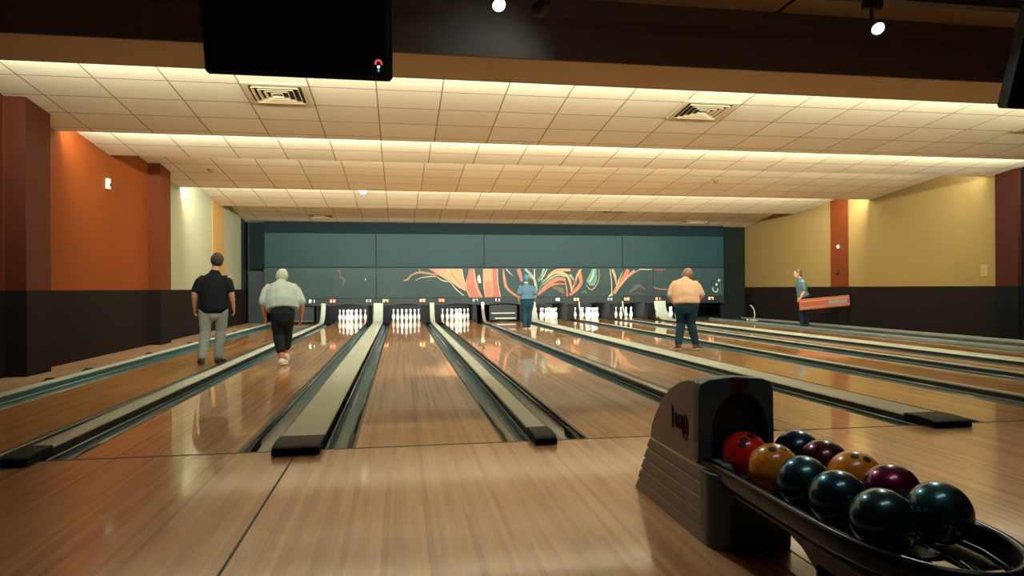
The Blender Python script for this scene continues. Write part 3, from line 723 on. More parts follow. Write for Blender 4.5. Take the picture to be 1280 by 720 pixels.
# =================================================================== TRACK LIGHTS AND SCREENS
r = tag(empty('light_track', (0, 0.80, 3.72)), 'long black lighting track under the front ceiling', 'light track')
bx('track', XL+0.1, XR+1.5, -0.05, 0.05, -0.03, 0.05, MAT['black'], r)
bm = bmesh.new()
for x in (-3.0, 0.0, 3.0, 6.0, 9.0): box(bm, x-0.015, x+0.015, -0.015, 0.015, 0.05, 0.22)
link('hangers', bm, MAT['black'], r)
def track_lamp(x, aim, lab, power, zoff=0.0):
    r = tag(empty('track_spotlight', (x, 0.80, 3.69)), lab, 'spotlight', 'track spotlights')
    bx('driver_box', -0.085, 0.085, -0.05, 0.05, -0.085, 0.0, MAT['black'], r, bevel=0.02)
    bm = bmesh.new(); tube(bm, [(-0.01, 0, -0.08), (-0.01, 0, -0.17)], 0.016, 10); link('yoke', bm, MAT['black'], r, smooth=True)
    d = Vector(aim).normalized(); q = d.to_track_quat('Z', 'Y').to_matrix()
    c = Vector((0.03, 0, -0.225))
    bm = bmesh.new(); lathe(bm, [(0, -0.07), (0.032, -0.07), (0.045, -0.055), (0.052, 0.0), (0.066, 0.06), (0.066, 0.085), (0.056, 0.085), (0.054, 0.066), (0, 0.066)], 24)
    bmesh.ops.rotate(bm, verts=bm.verts, matrix=q); bmesh.ops.translate(bm, verts=bm.verts, vec=c)
    h = link('lamp_head', bm, MAT['black'], r, smooth=True)
    bm = bmesh.new(); lathe(bm, [(0, 0.066), (0.054, 0.066), (0.050, 0.080), (0.03, 0.088), (0, 0.090)], 24)
    bmesh.ops.rotate(bm, verts=bm.verts, matrix=q); bmesh.ops.translate(bm, verts=bm.verts, vec=c)
    link('lens', bm, MAT['lamp_glass'], h, smooth=True)
    d_ = bpy.data.lights.new('track_lamp', 'SPOT'); d_.energy = power; d_.spot_size = math.radians(95); d_.spot_blend = 0.8; d_.shadow_soft_size = 0.05
    d_.color = (0.9, 1.0, 0.88)
    o = bpy.data.objects.new('track_lamp', d_); COL.objects.link(o)
    o.location = Vector((x, 0.80, 3.69))+c+d*0.10; o.rotation_euler = d.to_track_quat('-Z', 'Y').to_euler()
track_lamp(0.775, (0.10, -1, -0.95), 'round track spotlight shining toward the camera at the top centre', 130)
track_lamp(1.16, (-0.35, 1, -0.30), 'dark track spotlight just right of the lit one at the top edge', 10)
track_lamp(4.25, (-0.30, -1, -0.85), 'track spotlight at the upper right, tilted, with lit lens', 130)

def monitor(x0, y, z0, wd, lab, glint=False):
    r = tag(empty('hanging_screen', (x0+wd/2, y, z0)), lab, 'screen')
    r.rotation_euler = (math.radians(-17), 0, 0)
    r.rotation_euler = (math.radians(17), 0, 0)
    hw = wd/2; ch = 0.022; H = 0.80
    prof = [(-hw+ch, 0), (hw-ch, 0), (hw, ch), (hw, H), (-hw, H), (-hw, ch)]
    bm = bmesh.new(); prism(bm, prof, 'y', 0.0, 0.10); link('casing', bm, MAT['black'], r, bevel=0.004)
    s = bx('screen', -hw+0.03, hw-0.05, -0.004, 0.0, 0.035, H-0.05, MAT['screen'], r)
    bm = bmesh.new(); tube(bm, [(0, 0.08, H-0.2), (0, 0.35, H+0.1), (0, 0.42, H+0.8)], 0.025, 10); link('ceiling_arm', bm, MAT['black'], r, smooth=True)
    if glint:  # spotlight reflection on the screen, built as a glowing ring and dots
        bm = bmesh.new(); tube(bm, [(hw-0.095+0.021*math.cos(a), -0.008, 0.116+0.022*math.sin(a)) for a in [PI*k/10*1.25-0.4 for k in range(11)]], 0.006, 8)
        link('reflection_ring', bm, emit('reflection_red', (1.0, 0.10, 0.07), 0.9), r, smooth=True)
        bm = bmesh.new(); sph(bm, (hw-0.095, -0.007, 0.094), 0.010, 12, 8); link('reflection_dot', bm, emit('reflection_white', (0.9, 1, 0.95), 1.6), r, smooth=True)
        bm = bmesh.new(); sph(bm, (hw-0.095, -0.007, 0.070), 0.008, 12, 8); link('reflection_dot', bm, emit('reflection_teal', (0.1, 0.5, 0.42), 0.8), r, smooth=True)
monitor(-1.27, 0.0, 2.525, 1.225, 'black hanging score screen at the upper left with a small red reflection', True)
monitor(4.84, 0.0, 2.525, 1.225, 'corner of a black hanging screen at the right edge')

# =================================================================== BALL RETURN
root = tag(empty('ball_return', (0, 0, 0)), 'taupe and slate ball return with ribbed hood and long black ball tray', 'ball return')
# cover plate in the floor with dark edges
pl = tag(empty('floor_track_cover', (0, 0, 0)), 'maple cover plate with black edges in the floor under the ball tray', 'floor cover')
bx('plate', 1.468, 1.582, -7.0, -1.9, 0.0005, 0.003, MAT['approach'], pl)
for x in (1.461, 1.582): bx('edge', x, x+0.008, -7.0, -1.9, 0.0005, 0.0045, MAT['foul'], pl)
def plan(x0, x1, yb, yf, r=0.10, rb=0.05):
    P_ = []
    for k in range(7):
        a = PI+PI/2*k/6; P_.append((x0+r+r*math.cos(a), yf+r+r*math.sin(a)))
    for k in range(5):
        a = -PI/2+PI/2*k/4; P_.append((x1-0.03+0.03*math.cos(a), yf+0.03+0.03*math.sin(a)))
    for k in range(5):
        a = PI/2*k/4; P_.append((x1-rb+rb*math.cos(a), yb-rb+rb*math.sin(a)))
    for k in range(5):
        a = PI/2+PI/2*k/4; P_.append((x0+rb+rb*math.cos(a), yb-rb+rb*math.sin(a)))
    return P_
bm = bmesh.new()
nb = 5; zt, zb = 0.315, 0.0
for k in range(nb):
    z1 = zt-(zt-zb)*k/nb; z0 = zt-(zt-zb)*(k+1)/nb
    def outl(z, extra):
        f = 1-(z/zt)
        return plan(1.288-0.018*f-extra, 1.602+extra, -1.36+0.18*f+extra, -2.135-0.035*f-extra)
    A = [bm.verts.new((p[0], p[1], z0+0.004 if k < nb-1 else z0)) for p in outl(z0, 0.004)]
    M1 = [bm.verts.new((p[0], p[1], z1-0.012)) for p in outl(z1, 0.004)]
    B = [bm.verts.new((p[0], p[1], z1)) for p in outl(z1, -0.006)]
    n = len(A)
    for (R0, R1) in ((A, M1), (M1, B)):
        for j in range(n): bm.faces.new((R0[j], R0[(j+1) % n], R1[(j+1) % n], R1[j]))
    bm.faces.new(A[::-1]); bm.faces.new(B)
link('ribbed_base', bm, MAT['hood'], root)
bm = bmesh.new()
prism(bm, [(1.270, -2.03)]+[(1.372-0.102*math.cos(PI/2*k/8), -2.085-0.102*math.sin(PI/2*k/8)) for k in range(9)]+[(1.590, -2.187), (1.612, -2.170), (1.616, -2.03)], 'z', 0.0, 0.312)
link('front_skirt', bm, MAT['hood_front'], root, bevel=0.008)
bx('deflector', 1.325, 1.385, -2.13, -2.02, 0.300, 0.348, pbr('deflector_pale_teal', (0.25, 0.42, 0.42), 0.35), root, bevel=0.01)
# upper hood: domed side outline
prof = [(-1.96, 0.30), (-1.96, 0.665), (-1.93, 0.683), (-1.86, 0.678), (-1.76, 0.655), (-1.64, 0.605), (-1.54, 0.540), (-1.45, 0.455), (-1.39, 0.38), (-1.37, 0.31)]
bm = bmesh.new()
xs_ = [1.290, 1.296, 1.33, 1.46, 1.57, 1.604, 1.610]; sc_ = [0.965, 0.99, 1.0, 1.02, 1.0, 0.99, 0.965]
rings = []
for x, s in zip(xs_, sc_):
    rings.append([bm.verts.new((x, -1.96+(p[0]+1.96)*min(s, 1.0), 0.30+(p[1]-0.30)*s)) for p in prof])
for A, B in zip(rings, rings[1:]):
    n = len(A)
    for j in range(n): bm.faces.new((A[j], A[(j+1) % n], B[(j+1) % n], B[j]))
bm.faces.new(rings[0][::-1]); bm.faces.new(rings[-1])
link('hood', bm, MAT['hood'], root, smooth=False, bevel=0.01)
# front frame with an arched ball opening
def arch_frame(x0, x1, z0, z1, ax0, ax1, az1, y0, y1, mat, name):
    bm = bmesh.new()
    N = 24; outer, inner = [], []
    cx = (x0+x1)/2; acx = (ax0+ax1)/2; ahw = (ax1-ax0)/2; spring = az1-ahw*1.35
    def out_pt(t):
        # t in 0..1 along left side, top, right side
        r = 0.045
        pts = [(x0-0.004, z0), (x0, z1-r)]+[(x0+r-r*math.cos(PI/2*k/5), z1-0.012-r+r*math.sin(PI/2*k/5)) for k in range(1, 6)]
        pts += [(cx, z1)]+[(x1-r+r*math.sin(PI/2*k/5), z1-0.012-r+r*math.cos(PI/2*k/5)) for k in range(0, 6)]+[(x1+0.004, z0)]
        L = [0]
        for a, b in zip(pts, pts[1:]): L.append(L[-1]+math.hypot(b[0]-a[0], b[1]-a[1]))
        s = t*L[-1]
        for i in range(len(pts)-1):
            if s <= L[i+1]+1e-9:
                f = (s-L[i])/max(1e-9, L[i+1]-L[i]); return (pts[i][0]+(pts[i+1][0]-pts[i][0])*f, pts[i][1]+(pts[i+1][1]-pts[i][1])*f)
        return pts[-1]
    def in_pt(t):
        side = spring-z0; arc = PI*ahw*1.18; T = 2*side+arc; s = t*T
        if s < side: return (ax0, z0+s)
        if s < side+arc:
            a = PI-PI*(s-side)/arc; return (acx+ahw*math.cos(a), spring+ahw*1.35*math.sin(a))
        return (ax1, spring-(s-side-arc))
    F0 = []; 
    for k in range(N+1):
        t = k/N; o_, i_ = out_pt(t), in_pt(t)
        F0.append((bm.verts.new((o_[0], y0, o_[1])), bm.verts.new((i_[0], y0, i_[1])), bm.verts.new((i_[0], y1, i_[1])), bm.verts.new((o_[0], y1, o_[1]))))
    for a, b in zip(F0, F0[1:]):
        for j in range(4): bm.faces.new((a[j], a[(j+1) % 4], b[(j+1) % 4], b[j]))
    bm.faces.new(F0[0]); bm.faces.new(F0[-1][::-1])
    return link(name, bm, mat, root, bevel=0.006)
arch_frame(1.276, 1.626, 0.34, 0.700, 1.340, 1.598, 0.628, -2.012, -1.955, MAT['hood_front'], 'front_frame')
bx('opening', 1.335, 1.603, -1.968, -1.962, 0.34, 0.64, MAT['black'], root)
d = bx('lane_display', 1.428, 1.502, -2.020, -2.011, 0.645, 0.690, pbr('display_dark_red', (0.05, 0.006, 0.008), 0.2), root, bevel=0.003)
bm = bmesh.new()
for k, ch in enumerate('88'): digit(bm, ch, 1.447+k*0.020, 0.658, 0.011, 0.020, -2.0195, 0.003)
bm.free()
# script lettering on the left side of the hood
bm = bmesh.new()
def stroke(pts, rad): tube(bm, [(1.2885, p[0], p[1]) for p in catmull([(-1.775+(q[0]+1.795)*0.80, 0.455+(q[1]-0.455)*0.74) for q in pts], 5)], rad*0.85, 8)

stroke([(-1.690, 0.545), (-1.693, 0.50), (-1.695, 0.45), (-1.692, 0.412)], 0.0065)
stroke([(-1.676, 0.552), (-1.692, 0.548), (-1.700, 0.538)], 0.005)
stroke([(-1.740, 0.515), (-1.742, 0.47), (-1.748, 0.438), (-1.765, 0.425), (-1.778, 0.445), (-1.778, 0.512)], 0.0065)
stroke([(-1.778, 0.47), (-1.790, 0.432), (-1.805, 0.428), (-1.818, 0.455), (-1.820, 0.515)], 0.0065)
stroke([(-1.835, 0.515), (-1.838, 0.45), (-1.845, 0.395), (-1.870, 0.372), (-1.895, 0.395), (-1.900, 0.45), (-1.893, 0.505), (-1.875, 0.525), (-1.858, 0.50), (-1.858, 0.45), (-1.872, 0.405)], 0.0045)
link('lettering', bm, MAT['black'], root, smooth=True)
# tray
rim = [(1.298, -1.93), (1.292, -2.3), (1.288, -2.65), (1.292, -2.90), (1.318, -3.06), (1.38, -3.19), (1.47, -3.265), (1.56, -3.285), (1.65, -3.25), (1.74, -3.17), (1.80, -3.04), (1.822, -2.88), (1.830, -2.6), (1.832, -2.3), (1.832, -2.0), (1.80, -1.93)]
rimc = catmull(rim, 5)
bm = bmesh.new()
def offset(pts, d):
    out = []
    c = Vector((1.56, -2.55))
    for i, p in enumerate(pts):
        a = Vector(pts[(i-1) % len(pts)][:2]); b = Vector(pts[(i+1) % len(pts)][:2]); t = (b-a).normalized(); n_ = Vector((-t.y, t.x))
        q = Vector(p[:2])
        if (q+n_*0.01-c).length > (q-c).length: n_ = -n_
        out.append((q.x+n_.x*d, q.y+n_.y*d))
    return out
prof_t = [(0.004, 0.335), (0.010, 0.347), (0.022, 0.350), (0.034, 0.345), (0.038, 0.332), (0.036, 0.305), (0.040, 0.290), (0.036, 0.270), (0.018, 0.268), (0.004, 0.290)]
loops = [[bm.verts.new((x, y, z)) for x, y in offset(rimc, d_)] for d_, z in prof_t]
n = len(rimc)
for a in range(len(loops)):
    A, B = loops[a], loops[(a+1) % len(loops)]
    for j in range(n-1): bm.faces.new((A[j], A[j+1], B[j+1], B[j]))
bm.faces.new([l[0] for l in loops]); bm.faces.new([l[-1] for l in loops][::-1])
link('tray_rim', bm, MAT['tray'], root, smooth=True)
bm = bmesh.new()
box(bm, 1.33, 1.545, -3.12, -1.98, 0.238, 0.252); box(bm, 1.40, 1.545, -3.22, -3.12, 0.238, 0.252)
box(bm, 1.665, 1.80, -3.02, -1.98, 0.238, 0.252); box(bm, 1.545, 1.665, -2.93, -1.98, 0.238, 0.252)
box(bm, 1.665, 1.70, -3.14, -3.02, 0.238, 0.252)
link('tray_floor', bm, MAT['tray'], root, bevel=0.004)
for x in (1.395, 1.505, 1.628, 1.738):
    bm = bmesh.new(); tube(bm, [(x, -1.99, 0.286), (x, -3.0, 0.286), (x+(0.01 if x < 1.5 else -0.02), -3.10, 0.280), (x+(0.02 if x < 1.5 else -0.04), -3.17, 0.262)], 0.010, 10)
    link('ball_rail', bm, MAT['tray'], root, smooth=True)
bx('end_bar', 1.548, 1.556, -3.22, -2.90, 0.250, 0.262, MAT['steel'], root)
bm = bmesh.new(); prism(bm, [(1.36, 0.252), (1.40, 0.330), (1.42, 0.330), (1.43, 0.252)], 'y', -2.02, -1.985); link('deflector', bm, pbr('deflector_teal', (0.16, 0.30, 0.31), 0.35), root)
# belly and pedestal
bm = bmesh.new()
prism(bm, [(-2.16, 0.240), (-2.30, 0.222), (-2.45, 0.200), (-2.58, 0.165), (-2.66, 0.12), (-2.69, 0.10), (-2.80, 0.10), (-2.86, 0.18), (-3.02, 0.225), (-3.10, 0.240)], 'x', 1.40, 1.62)
link('belly', bm, MAT['tray'], root, bevel=0.03)
bx('pedestal', 1.40, 1.545, -2.80, -2.66, 0.0, 0.16, MAT['black'], root, bevel=0.012)
bx('foot_plate', 1.33, 1.62, -2.86, -2.60, 0.0, 0.02, MAT['black'], root, bevel=0.006)

# bowling balls
def ball_mat(name, c, c2, sc=3.0, metal=0.75, rough=0.10):
    m, nt, b = new_mat(name)
    tc = nt.nodes.new('ShaderNodeTexCoord'); n = nt.nodes.new('ShaderNodeTexNoise'); n.inputs['Scale'].default_value = sc*5; n.inputs['Detail'].default_value = 3; n.inputs['Distortion'].default_value = 1.5
    nt.links.new(tc.outputs['Object'], n.inputs['Vector'])
    cr = nt.nodes.new('ShaderNodeValToRGB'); cr.color_ramp.elements[0].position = 0.35; cr.color_ramp.elements[1].position = 0.68
    cr.color_ramp.elements[0].color = (*c, 1); cr.color_ramp.elements[1].color = (*c2, 1)
    nt.links.new(n.outputs['Fac'], cr.inputs[0]); nt.links.new(cr.outputs[0], b.inputs['Base Color'])
    b.inputs['Metallic'].default_value = metal; b.inputs['Roughness'].default_value = rough+0.2; b.inputs['Coat Weight'].default_value = 0.8; b.inputs['Coat Roughness'].default_value = rough
    return m
BM_ = {
 'red': ball_mat('ball_red', (0.85, 0.012, 0.010), (0.95, 0.03, 0.02), metal=0.0),
 'orange': ball_mat('ball_orange', (0.90, 0.27, 0.012), (1.0, 0.42, 0.03), metal=0.0),
 'teal': ball_mat('ball_teal', (0.004, 0.045, 0.075), (0.010, 0.13, 0.17)),
 'blue': ball_mat('ball_blue', (0.004, 0.035, 0.075), (0.008, 0.09, 0.15)),
 'maroon': ball_mat('ball_maroon', (0.05, 0.008, 0.020), (0.13, 0.018, 0.045)),
 'plum': ball_mat('ball_plum', (0.06, 0.004, 0.025), (0.20, 0.01, 0.08)),
 'dteal': ball_mat('ball_dark_teal', (0.003, 0.03, 0.045), (0.008, 0.09, 0.11)),
}
BR = 0.0965
BALLS = [
 (1.450, -2.085, 'red', 'red bowling ball with three finger holes, at the mouth of the hood', ((-0.50, -0.72, 0.62), (-0.34, -0.62, 0.86), (0.05, -0.45, 0.95))),
 (1.450, -2.312, 'orange', 'orange bowling ball just in front of the red one, two holes showing', ((-0.30, -0.42, 0.98), (0.22, -0.40, 0.95))),
 (1.450, -2.516, 'teal', 'teal bowling ball in the middle of the near row, behind the orange ball', ()),
 (1.450, -2.716, 'blue', 'blue teal bowling ball second from the front of the near row', ()),
 (1.450, -2.930, 'dteal', 'dark bowling ball with a scratched teal shine at the front of the near row', ()),
 (1.690, -2.090, 'blue', 'dark blue bowling ball beside the hood, behind the red ball', ()),
 (1.686, -2.284, 'maroon', 'brown maroon bowling ball second in the far row', ()),
 (1.683, -2.478, 'orange', 'orange bowling ball in the middle of the far row', ((-0.25, -0.35, 0.95), (0.12, -0.55, 0.80))),
 (1.683, -2.672, 'plum', 'deep plum bowling ball fourth in the far row', ()),
 (1.675, -2.895, 'teal', 'largest looking dark teal bowling ball at the front of the far row', ()),
]
for x, y, c, lab, holes in BALLS:
    bm = bmesh.new(); bmesh.ops.create_uvsphere(bm, u_segments=48, v_segments=32, radius=BR)
    o = link('bowling_ball', bm, BM_[c], smooth=True); o.location = (x, y, 0.296+math.sqrt((BR+0.010)**2-0.055**2)-0.010)
    o.rotation_euler = (random.uniform(0, 3), random.uniform(0, 3), random.uniform(0, 3)) if not holes else (0, 0, 0)
    tag(o, lab, 'bowling ball', 'bowling balls on the ball return')
    for h in holes:
        d = Vector(h).normalized()
        bm = bmesh.new(); lathe(bm, [(0, BR-0.004), (0.0138, BR-0.004), (0.0150, BR-0.0001), (0.0128, BR+0.0003), (0.0, BR+0.0003)], 20)
        bmesh.ops.rotate(bm, verts=bm.verts, matrix=d.to_track_quat('Z', 'Y').to_matrix())
        link('finger_hole', bm, MAT['black'], o, smooth=True)

# =================================================================== PEOPLE
def limb(bm, pts, ref=(1, 0, 0), seg=14):
    """closed tapered tube with rounded ends; pts = (x, y, z, rx, ry); rx lies along ref"""
    P_ = [(Vector(p[:3]), p[3], p[4] if len(p) > 4 else p[3]) for p in pts]
    t0 = (P_[0][0]-P_[1][0]).normalized(); t1 = (P_[-1][0]-P_[-2][0]).normalized()
    full = []
    for k in (3, 2, 1):
        a = k/3*PI/2*0.93
        full.append((P_[0][0]+t0*min(P_[0][1], P_[0][2])*math.sin(a)*0.9, P_[0][1]*math.cos(a), P_[0][2]*math.cos(a)))
    full += P_
    for k in (1, 2, 3):
        a = k/3*PI/2*0.93
        full.append((P_[-1][0]+t1*min(P_[-1][1], P_[-1][2])*math.sin(a)*0.9, P_[-1][1]*math.cos(a), P_[-1][2]*math.cos(a)))
    R_ = Vector(ref); rings = []
    for i, (p, a, b) in enumerate(full):
        t = (full[min(i+1, len(full)-1)][0]-full[max(i-1, 0)][0]).normalized()
        s = R_-t*R_.dot(t)
        if s.length < 0.15: s = Vector((0, 1, 0))-t*t.y
        s.normalize(); o_ = t.cross(s)
        rings.append([bm.verts.new(p+a*math.cos(2*PI*k/seg)*s+b*math.sin(2*PI*k/seg)*o_) for k in range(seg)])
    for A, B in zip(rings, rings[1:]):
        for k in range(seg): bm.faces.new((A[k], A[(k+1) % seg], B[(k+1) % seg], B[k]))
    bm.faces.new(rings[0][::-1]); bm.faces.new(rings[-1])
def fused(name, bm, mat, parent, voxel=0.012, smooth=4, mats=None):
    """melt overlapping closed shapes into one continuous surface"""
    o = link(name, bm, mats or mat, None)
    a = o.modifiers.new('r', 'REMESH'); a.mode = 'VOXEL'; a.voxel_size = voxel; a.use_smooth_shade = True
    b = o.modifiers.new('s', 'SMOOTH'); b.iterations = smooth; b.factor = 0.5
    dg = bpy.context.evaluated_depsgraph_get()
    me = bpy.data.meshes.new_from_object(o.evaluated_get(dg))
    o.modifiers.clear(); old = o.data; o.data = me; bpy.data.meshes.remove(old)
    me.name = name
    if not me.materials:
        for m in (mats or [mat]): me.materials.append(m)
    for p in me.polygons: p.use_smooth = True
    if parent is not None: o.parent = parent
    return o
def V(*a): return Vector(a)
def mixv(a, b, t): return a+(b-a)*t
def hand(bm, wr, d, palm_n, side, curl=0.5, sc=1.0):
    """palm, four unequal bent fingers and a thumb from the side of the palm; d = direction, palm_n = palm normal, side = thumb side"""
    d = d.normalized(); side = (side-d*side.dot(d)).normalized(); pn = (palm_n-d*palm_n.dot(d)); pn = (pn-side*pn.dot(side)).normalized()
    k = wr+d*0.085*sc
    limb(bm, [(*wr, 0.026*sc, 0.018*sc), (*(wr+d*0.04*sc), 0.036*sc, 0.016*sc), (*k, 0.040*sc, 0.014*sc)], ref=side)
    for i, (off, l) in enumerate(((0.030, 0.068), (0.010, 0.078), (-0.011, 0.073), (-0.031, 0.058))):
        b0 = k+side*off*sc*1.05-d*0.01; a = b0+(d+pn*curl*0.4).normalized()*l*0.5*sc
        b = a+(d*(1-curl*0.6)+pn*curl*1.1).normalized()*l*0.32*sc; c = b+(d*(1-curl*1.2)+pn*curl*1.5).normalized()*l*0.28*sc
        limb(bm, [(*b0, 0.0095*sc), (*a, 0.009*sc), (*b, 0.0082*sc), (*c, 0.0070*sc)], seg=8)
    t0 = wr+d*0.025*sc+side*0.028*sc; t1 = t0+(d*0.7+side*0.8+pn*0.3).normalized()*0.034*sc; t2 = t1+(d+pn*0.5).normalized()*0.03*sc
    limb(bm, [(*t0, 0.013*sc), (*t1, 0.0115*sc), (*t2, 0.009*sc)], seg=8)
def seg_pts(a, b, r0, r1, bulge=0.0, n=4):
    return [(*mixv(a, b, k/n), (r0+(r1-r0)*k/n)*(1+bulge*math.sin(PI*min(1, k/n*1.3)))) for k in range(n+1)]
SKIN = pbr('skin', (0.50, 0.26, 0.17), 0.5, var=0.08, scale=8)
def person(loc, rz, J, look, label, sc=1.0):
    """J: joints in local metres (x right, y front, z up) for a figure facing +y"""
    hip, ch, nk, hd = J['hip'], J['chest'], J['neck'], J['head']
    hf = (J.get('face', V(0, 1, 0))).normalized()
    bm = bmesh.new()
    sw, hw = J.get('sw', 0.175), J.get('hw', 0.105)
    side = J.get('side', V(1, 0, 0)).normalized()
    w_ = mixv(hip, ch, 0.45)
    limb(bm, [(*(hip-V(0, 0, 0.05)), 0.135, 0.10), (*hip, 0.155, 0.115), (*w_, 0.135*look.get('waist', 1), 0.100*look.get('waist', 1)), (*ch, 0.165, 0.115), (*mixv(ch, nk, 0.6), 0.15, 0.09), (*nk, 0.07, 0.06)], ref=side)
    limb(bm, [(*mixv(nk, hd, -0.1), 0.058), (*mixv(nk, hd, 0.35), 0.052), (*mixv(nk, hd, 0.7), 0.055)])
    # head: skull, jaw, nose, ears
    hup = (hd-nk).normalized(); hs = hf.cross(hup).normalized(); hup2 = hs.cross(hf).normalized()
    rot = Matrix((hs, hf, hup2)).transposed()
    sph(bm, hd+hup2*0.015, 0.098, 20, 14, (0.80, 0.98, 1.08), rot)
    sph(bm, hd-hup2*0.060+hf*0.028, 0.060, 16, 10, (0.92, 1.0, 0.95), rot)
    limb(bm, [(*(hd+hf*0.088+hup2*0.012), 0.009), (*(hd+hf*0.112-hup2*0.022), 0.014), (*(hd+hf*0.095-hup2*0.030), 0.012)], seg=8)
    limb(bm, [(*(hd+hf*0.084-hup2*0.056-hs*0.018), 0.007), (*(hd+hf*0.092-hup2*0.056), 0.009), (*(hd+hf*0.084-hup2*0.056+hs*0.018), 0.007)], seg=8)
    for s in (-1, 1): sph(bm, hd+hs*s*0.082-hup2*0.005-hf*0.005, 0.026, 10, 8, (0.35, 0.75, 1.15), rot)
    sh = mixv(ch, nk, 0.52)
    arms = {}
    for s, k in ((-1, 'L'), (1, 'R')):
        S = sh+side*s*sw; E_, W_ = J['elbow'+k], J['wrist'+k]
        arms[k] = (S, E_, W_)
        limb(bm, [(*mixv(sh, S, 0.3), 0.07), (*S, 0.062)]+seg_pts(S, E_, 0.055, 0.040)[1:]+seg_pts(E_, W_, 0.042, 0.026, 0.08)[1:])
        d = J.get('hand'+k, (W_-E_)); hand(bm, W_, d, J.get('palm'+k, -side*s), J.get('thumb'+k, V(0, 1, 0)), J.get('curl', 0.45))
    legs = {}
    for s, k in ((-1, 'L'), (1, 'R')):
        Hj = hip+side*s*hw-V(0, 0, 0.04); K, A = J['knee'+k], J['ankle'+k]
        legs[k] = (Hj, K, A)
        limb(bm, seg_pts(Hj, K, 0.092, 0.060, 0.05)+seg_pts(K, A, 0.060, 0.038, 0.16)[1:])
        td = J.get('toe'+k, V(0, 1, -0.05)).normalized()
        limb(bm, [(*(A-td*0.03-V(0, 0, 0.035)), 0.033), (*(A+td*0.06-V(0, 0, 0.045)), 0.038, 0.026), (*(A+td*0.14-V(0, 0, 0.055)), 0.040, 0.018)])
    body = fused('person', bm, look.get('skin', SKIN), None, 0.0075, 3)
    body.location = (loc[0], loc[1], loc[2]+0.012); body.rotation_euler = (0, 0, rz); body.scale = (sc, sc, sc)
    tag(body, label, 'person', 'people walking on the lanes')
    # eyes
    for s in (-1, 1):
        bm = bmesh.new(); sph(bm, hd+hs*s*0.030+hf*0.080+hup2*0.014, 0.013, 12, 8, (1.0, 0.8, 0.7), rot); link('eye', bm, MAT['black'], body, smooth=True)
    # shirt
    bm = bmesh.new(); g = look.get('shirt_fit', 1.16)
    lo = mixv(hip, ch, -0.10)
    limb(bm, [(*(hip+V(0, 0, 0.05-look.get('long_shirt', 0))), 0.184*g, 0.136*g), (*hip, 0.178*g, 0.130*g), (*w_, 0.150*g*look.get('waist', 1), 0.115*g*look.get('waist', 1)), (*ch, 0.172*g, 0.122*g), (*mixv(ch, nk, 0.62), 0.150*g, 0.098*g), (*mixv(ch, nk, 0.93), 0.072*g, 0.066*g)], ref=side)
    for k in 'LR':
        S, E_, W_ = arms[k]; sl = look.get('sleeve', 0.75)
        pts = [(*(mixv(sh, S, 0.3)-V(0, 0, 0.02)), 0.086), (*(mixv(sh, S, 0.90)-V(0, 0, 0.008)), 0.078)]
        if sl <= 1: pts += seg_pts(S, mixv(S, E_, sl), 0.072, 0.064)[1:]
        else: pts += seg_pts(S, E_, 0.070, 0.056)[1:]+seg_pts(E_, mixv(E_, W_, sl-1), 0.056, 0.042)[1:]
        limb(bm, pts)
    fused('shirt', bm, look['shirt'], body, 0.011, 4)
    # trousers
    bm = bmesh.new()
    limb(bm, [(*(hip+V(0, 0, 0.04)), 0.150, 0.118), (*(hip-V(0, 0, 0.05)), 0.168, 0.130), (*(hip-V(0, 0, 0.11)), 0.150, 0.115)], ref=side)
    for k in 'LR':
        Hj, K, A = legs[k]; tl = look.get('trouser', 0.97)
        limb(bm, seg_pts(Hj, K, 0.100, 0.076, 0.03)+seg_pts(K, mixv(K, A, tl), 0.078, 0.062 if tl > 0.9 else 0.068, 0.06)[1:])
    fused('trousers', bm, look['trousers'], body, 0.011, 4)
    if look.get('bare') is None:
        for k in 'LR':
            A = legs[k][2]; td = J.get('toe'+k, V(0, 1, -0.05)).normalized(); ref = td.cross(V(0, 0, 1))
            bm = bmesh.new()
            limb(bm, [(*(A-td*0.045-V(0, 0, 0.045)), 0.040, 0.042), (*(A-V(0, 0, 0.040)), 0.044, 0.048), (*(A+td*0.07-V(0, 0, 0.052)), 0.050, 0.036), (*(A+td*0.165-V(0, 0, 0.062)), 0.045, 0.025)], ref=ref)
            so = fused('shoe', bm, look['shoe'], body, 0.009, 3)
            bm = bmesh.new()
            base = A-V(0, 0, 0.086)
            limb(bm, [(*(base-td*0.05), 0.036, 0.010), (*(base+td*0.06), 0.046, 0.011), (*(base+td*0.17-V(0, 0, 0.0)), 0.042, 0.010)], ref=ref)
            link('sole', bm, look.get('sole', MAT['white']), so, smooth=True)
    # hair
    hb = -hf*0.018+hup2*0.028
    bm = bmesh.new()
    sph(bm, hd+hb, 0.104, 24, 16, (0.86, 1.0, 1.04), rot)
    if look.get('long'):
        sph(bm, hd-hf*0.045-hup2*0.035, 0.080, 20, 12, (1.05, 0.75, 1.15), rot)
    # keep the face free: cut the front lower part
    geom = bm.verts[:]+bm.edges[:]+bm.faces[:]
    pn = (hf*0.80-hup2*0.60).normalized()
    bmesh.ops.bisect_plane(bm, geom=geom, plane_co=hd+hf*0.030+hup2*0.020, plane_no=pn, clear_outer=True)
    for e in [e for e in bm.edges if e.is_boundary]: pass
    bmesh.ops.holes_fill(bm, edges=[e for e in bm.edges if e.is_boundary], sides=0)
    link('hair', bm, look['hair'], body, smooth=True)
    return body

def cloth(name, c): return pbr(name, c, 0.85, var=0.15, scale=12, bump=0.25, bscale=18, spec=0.2)
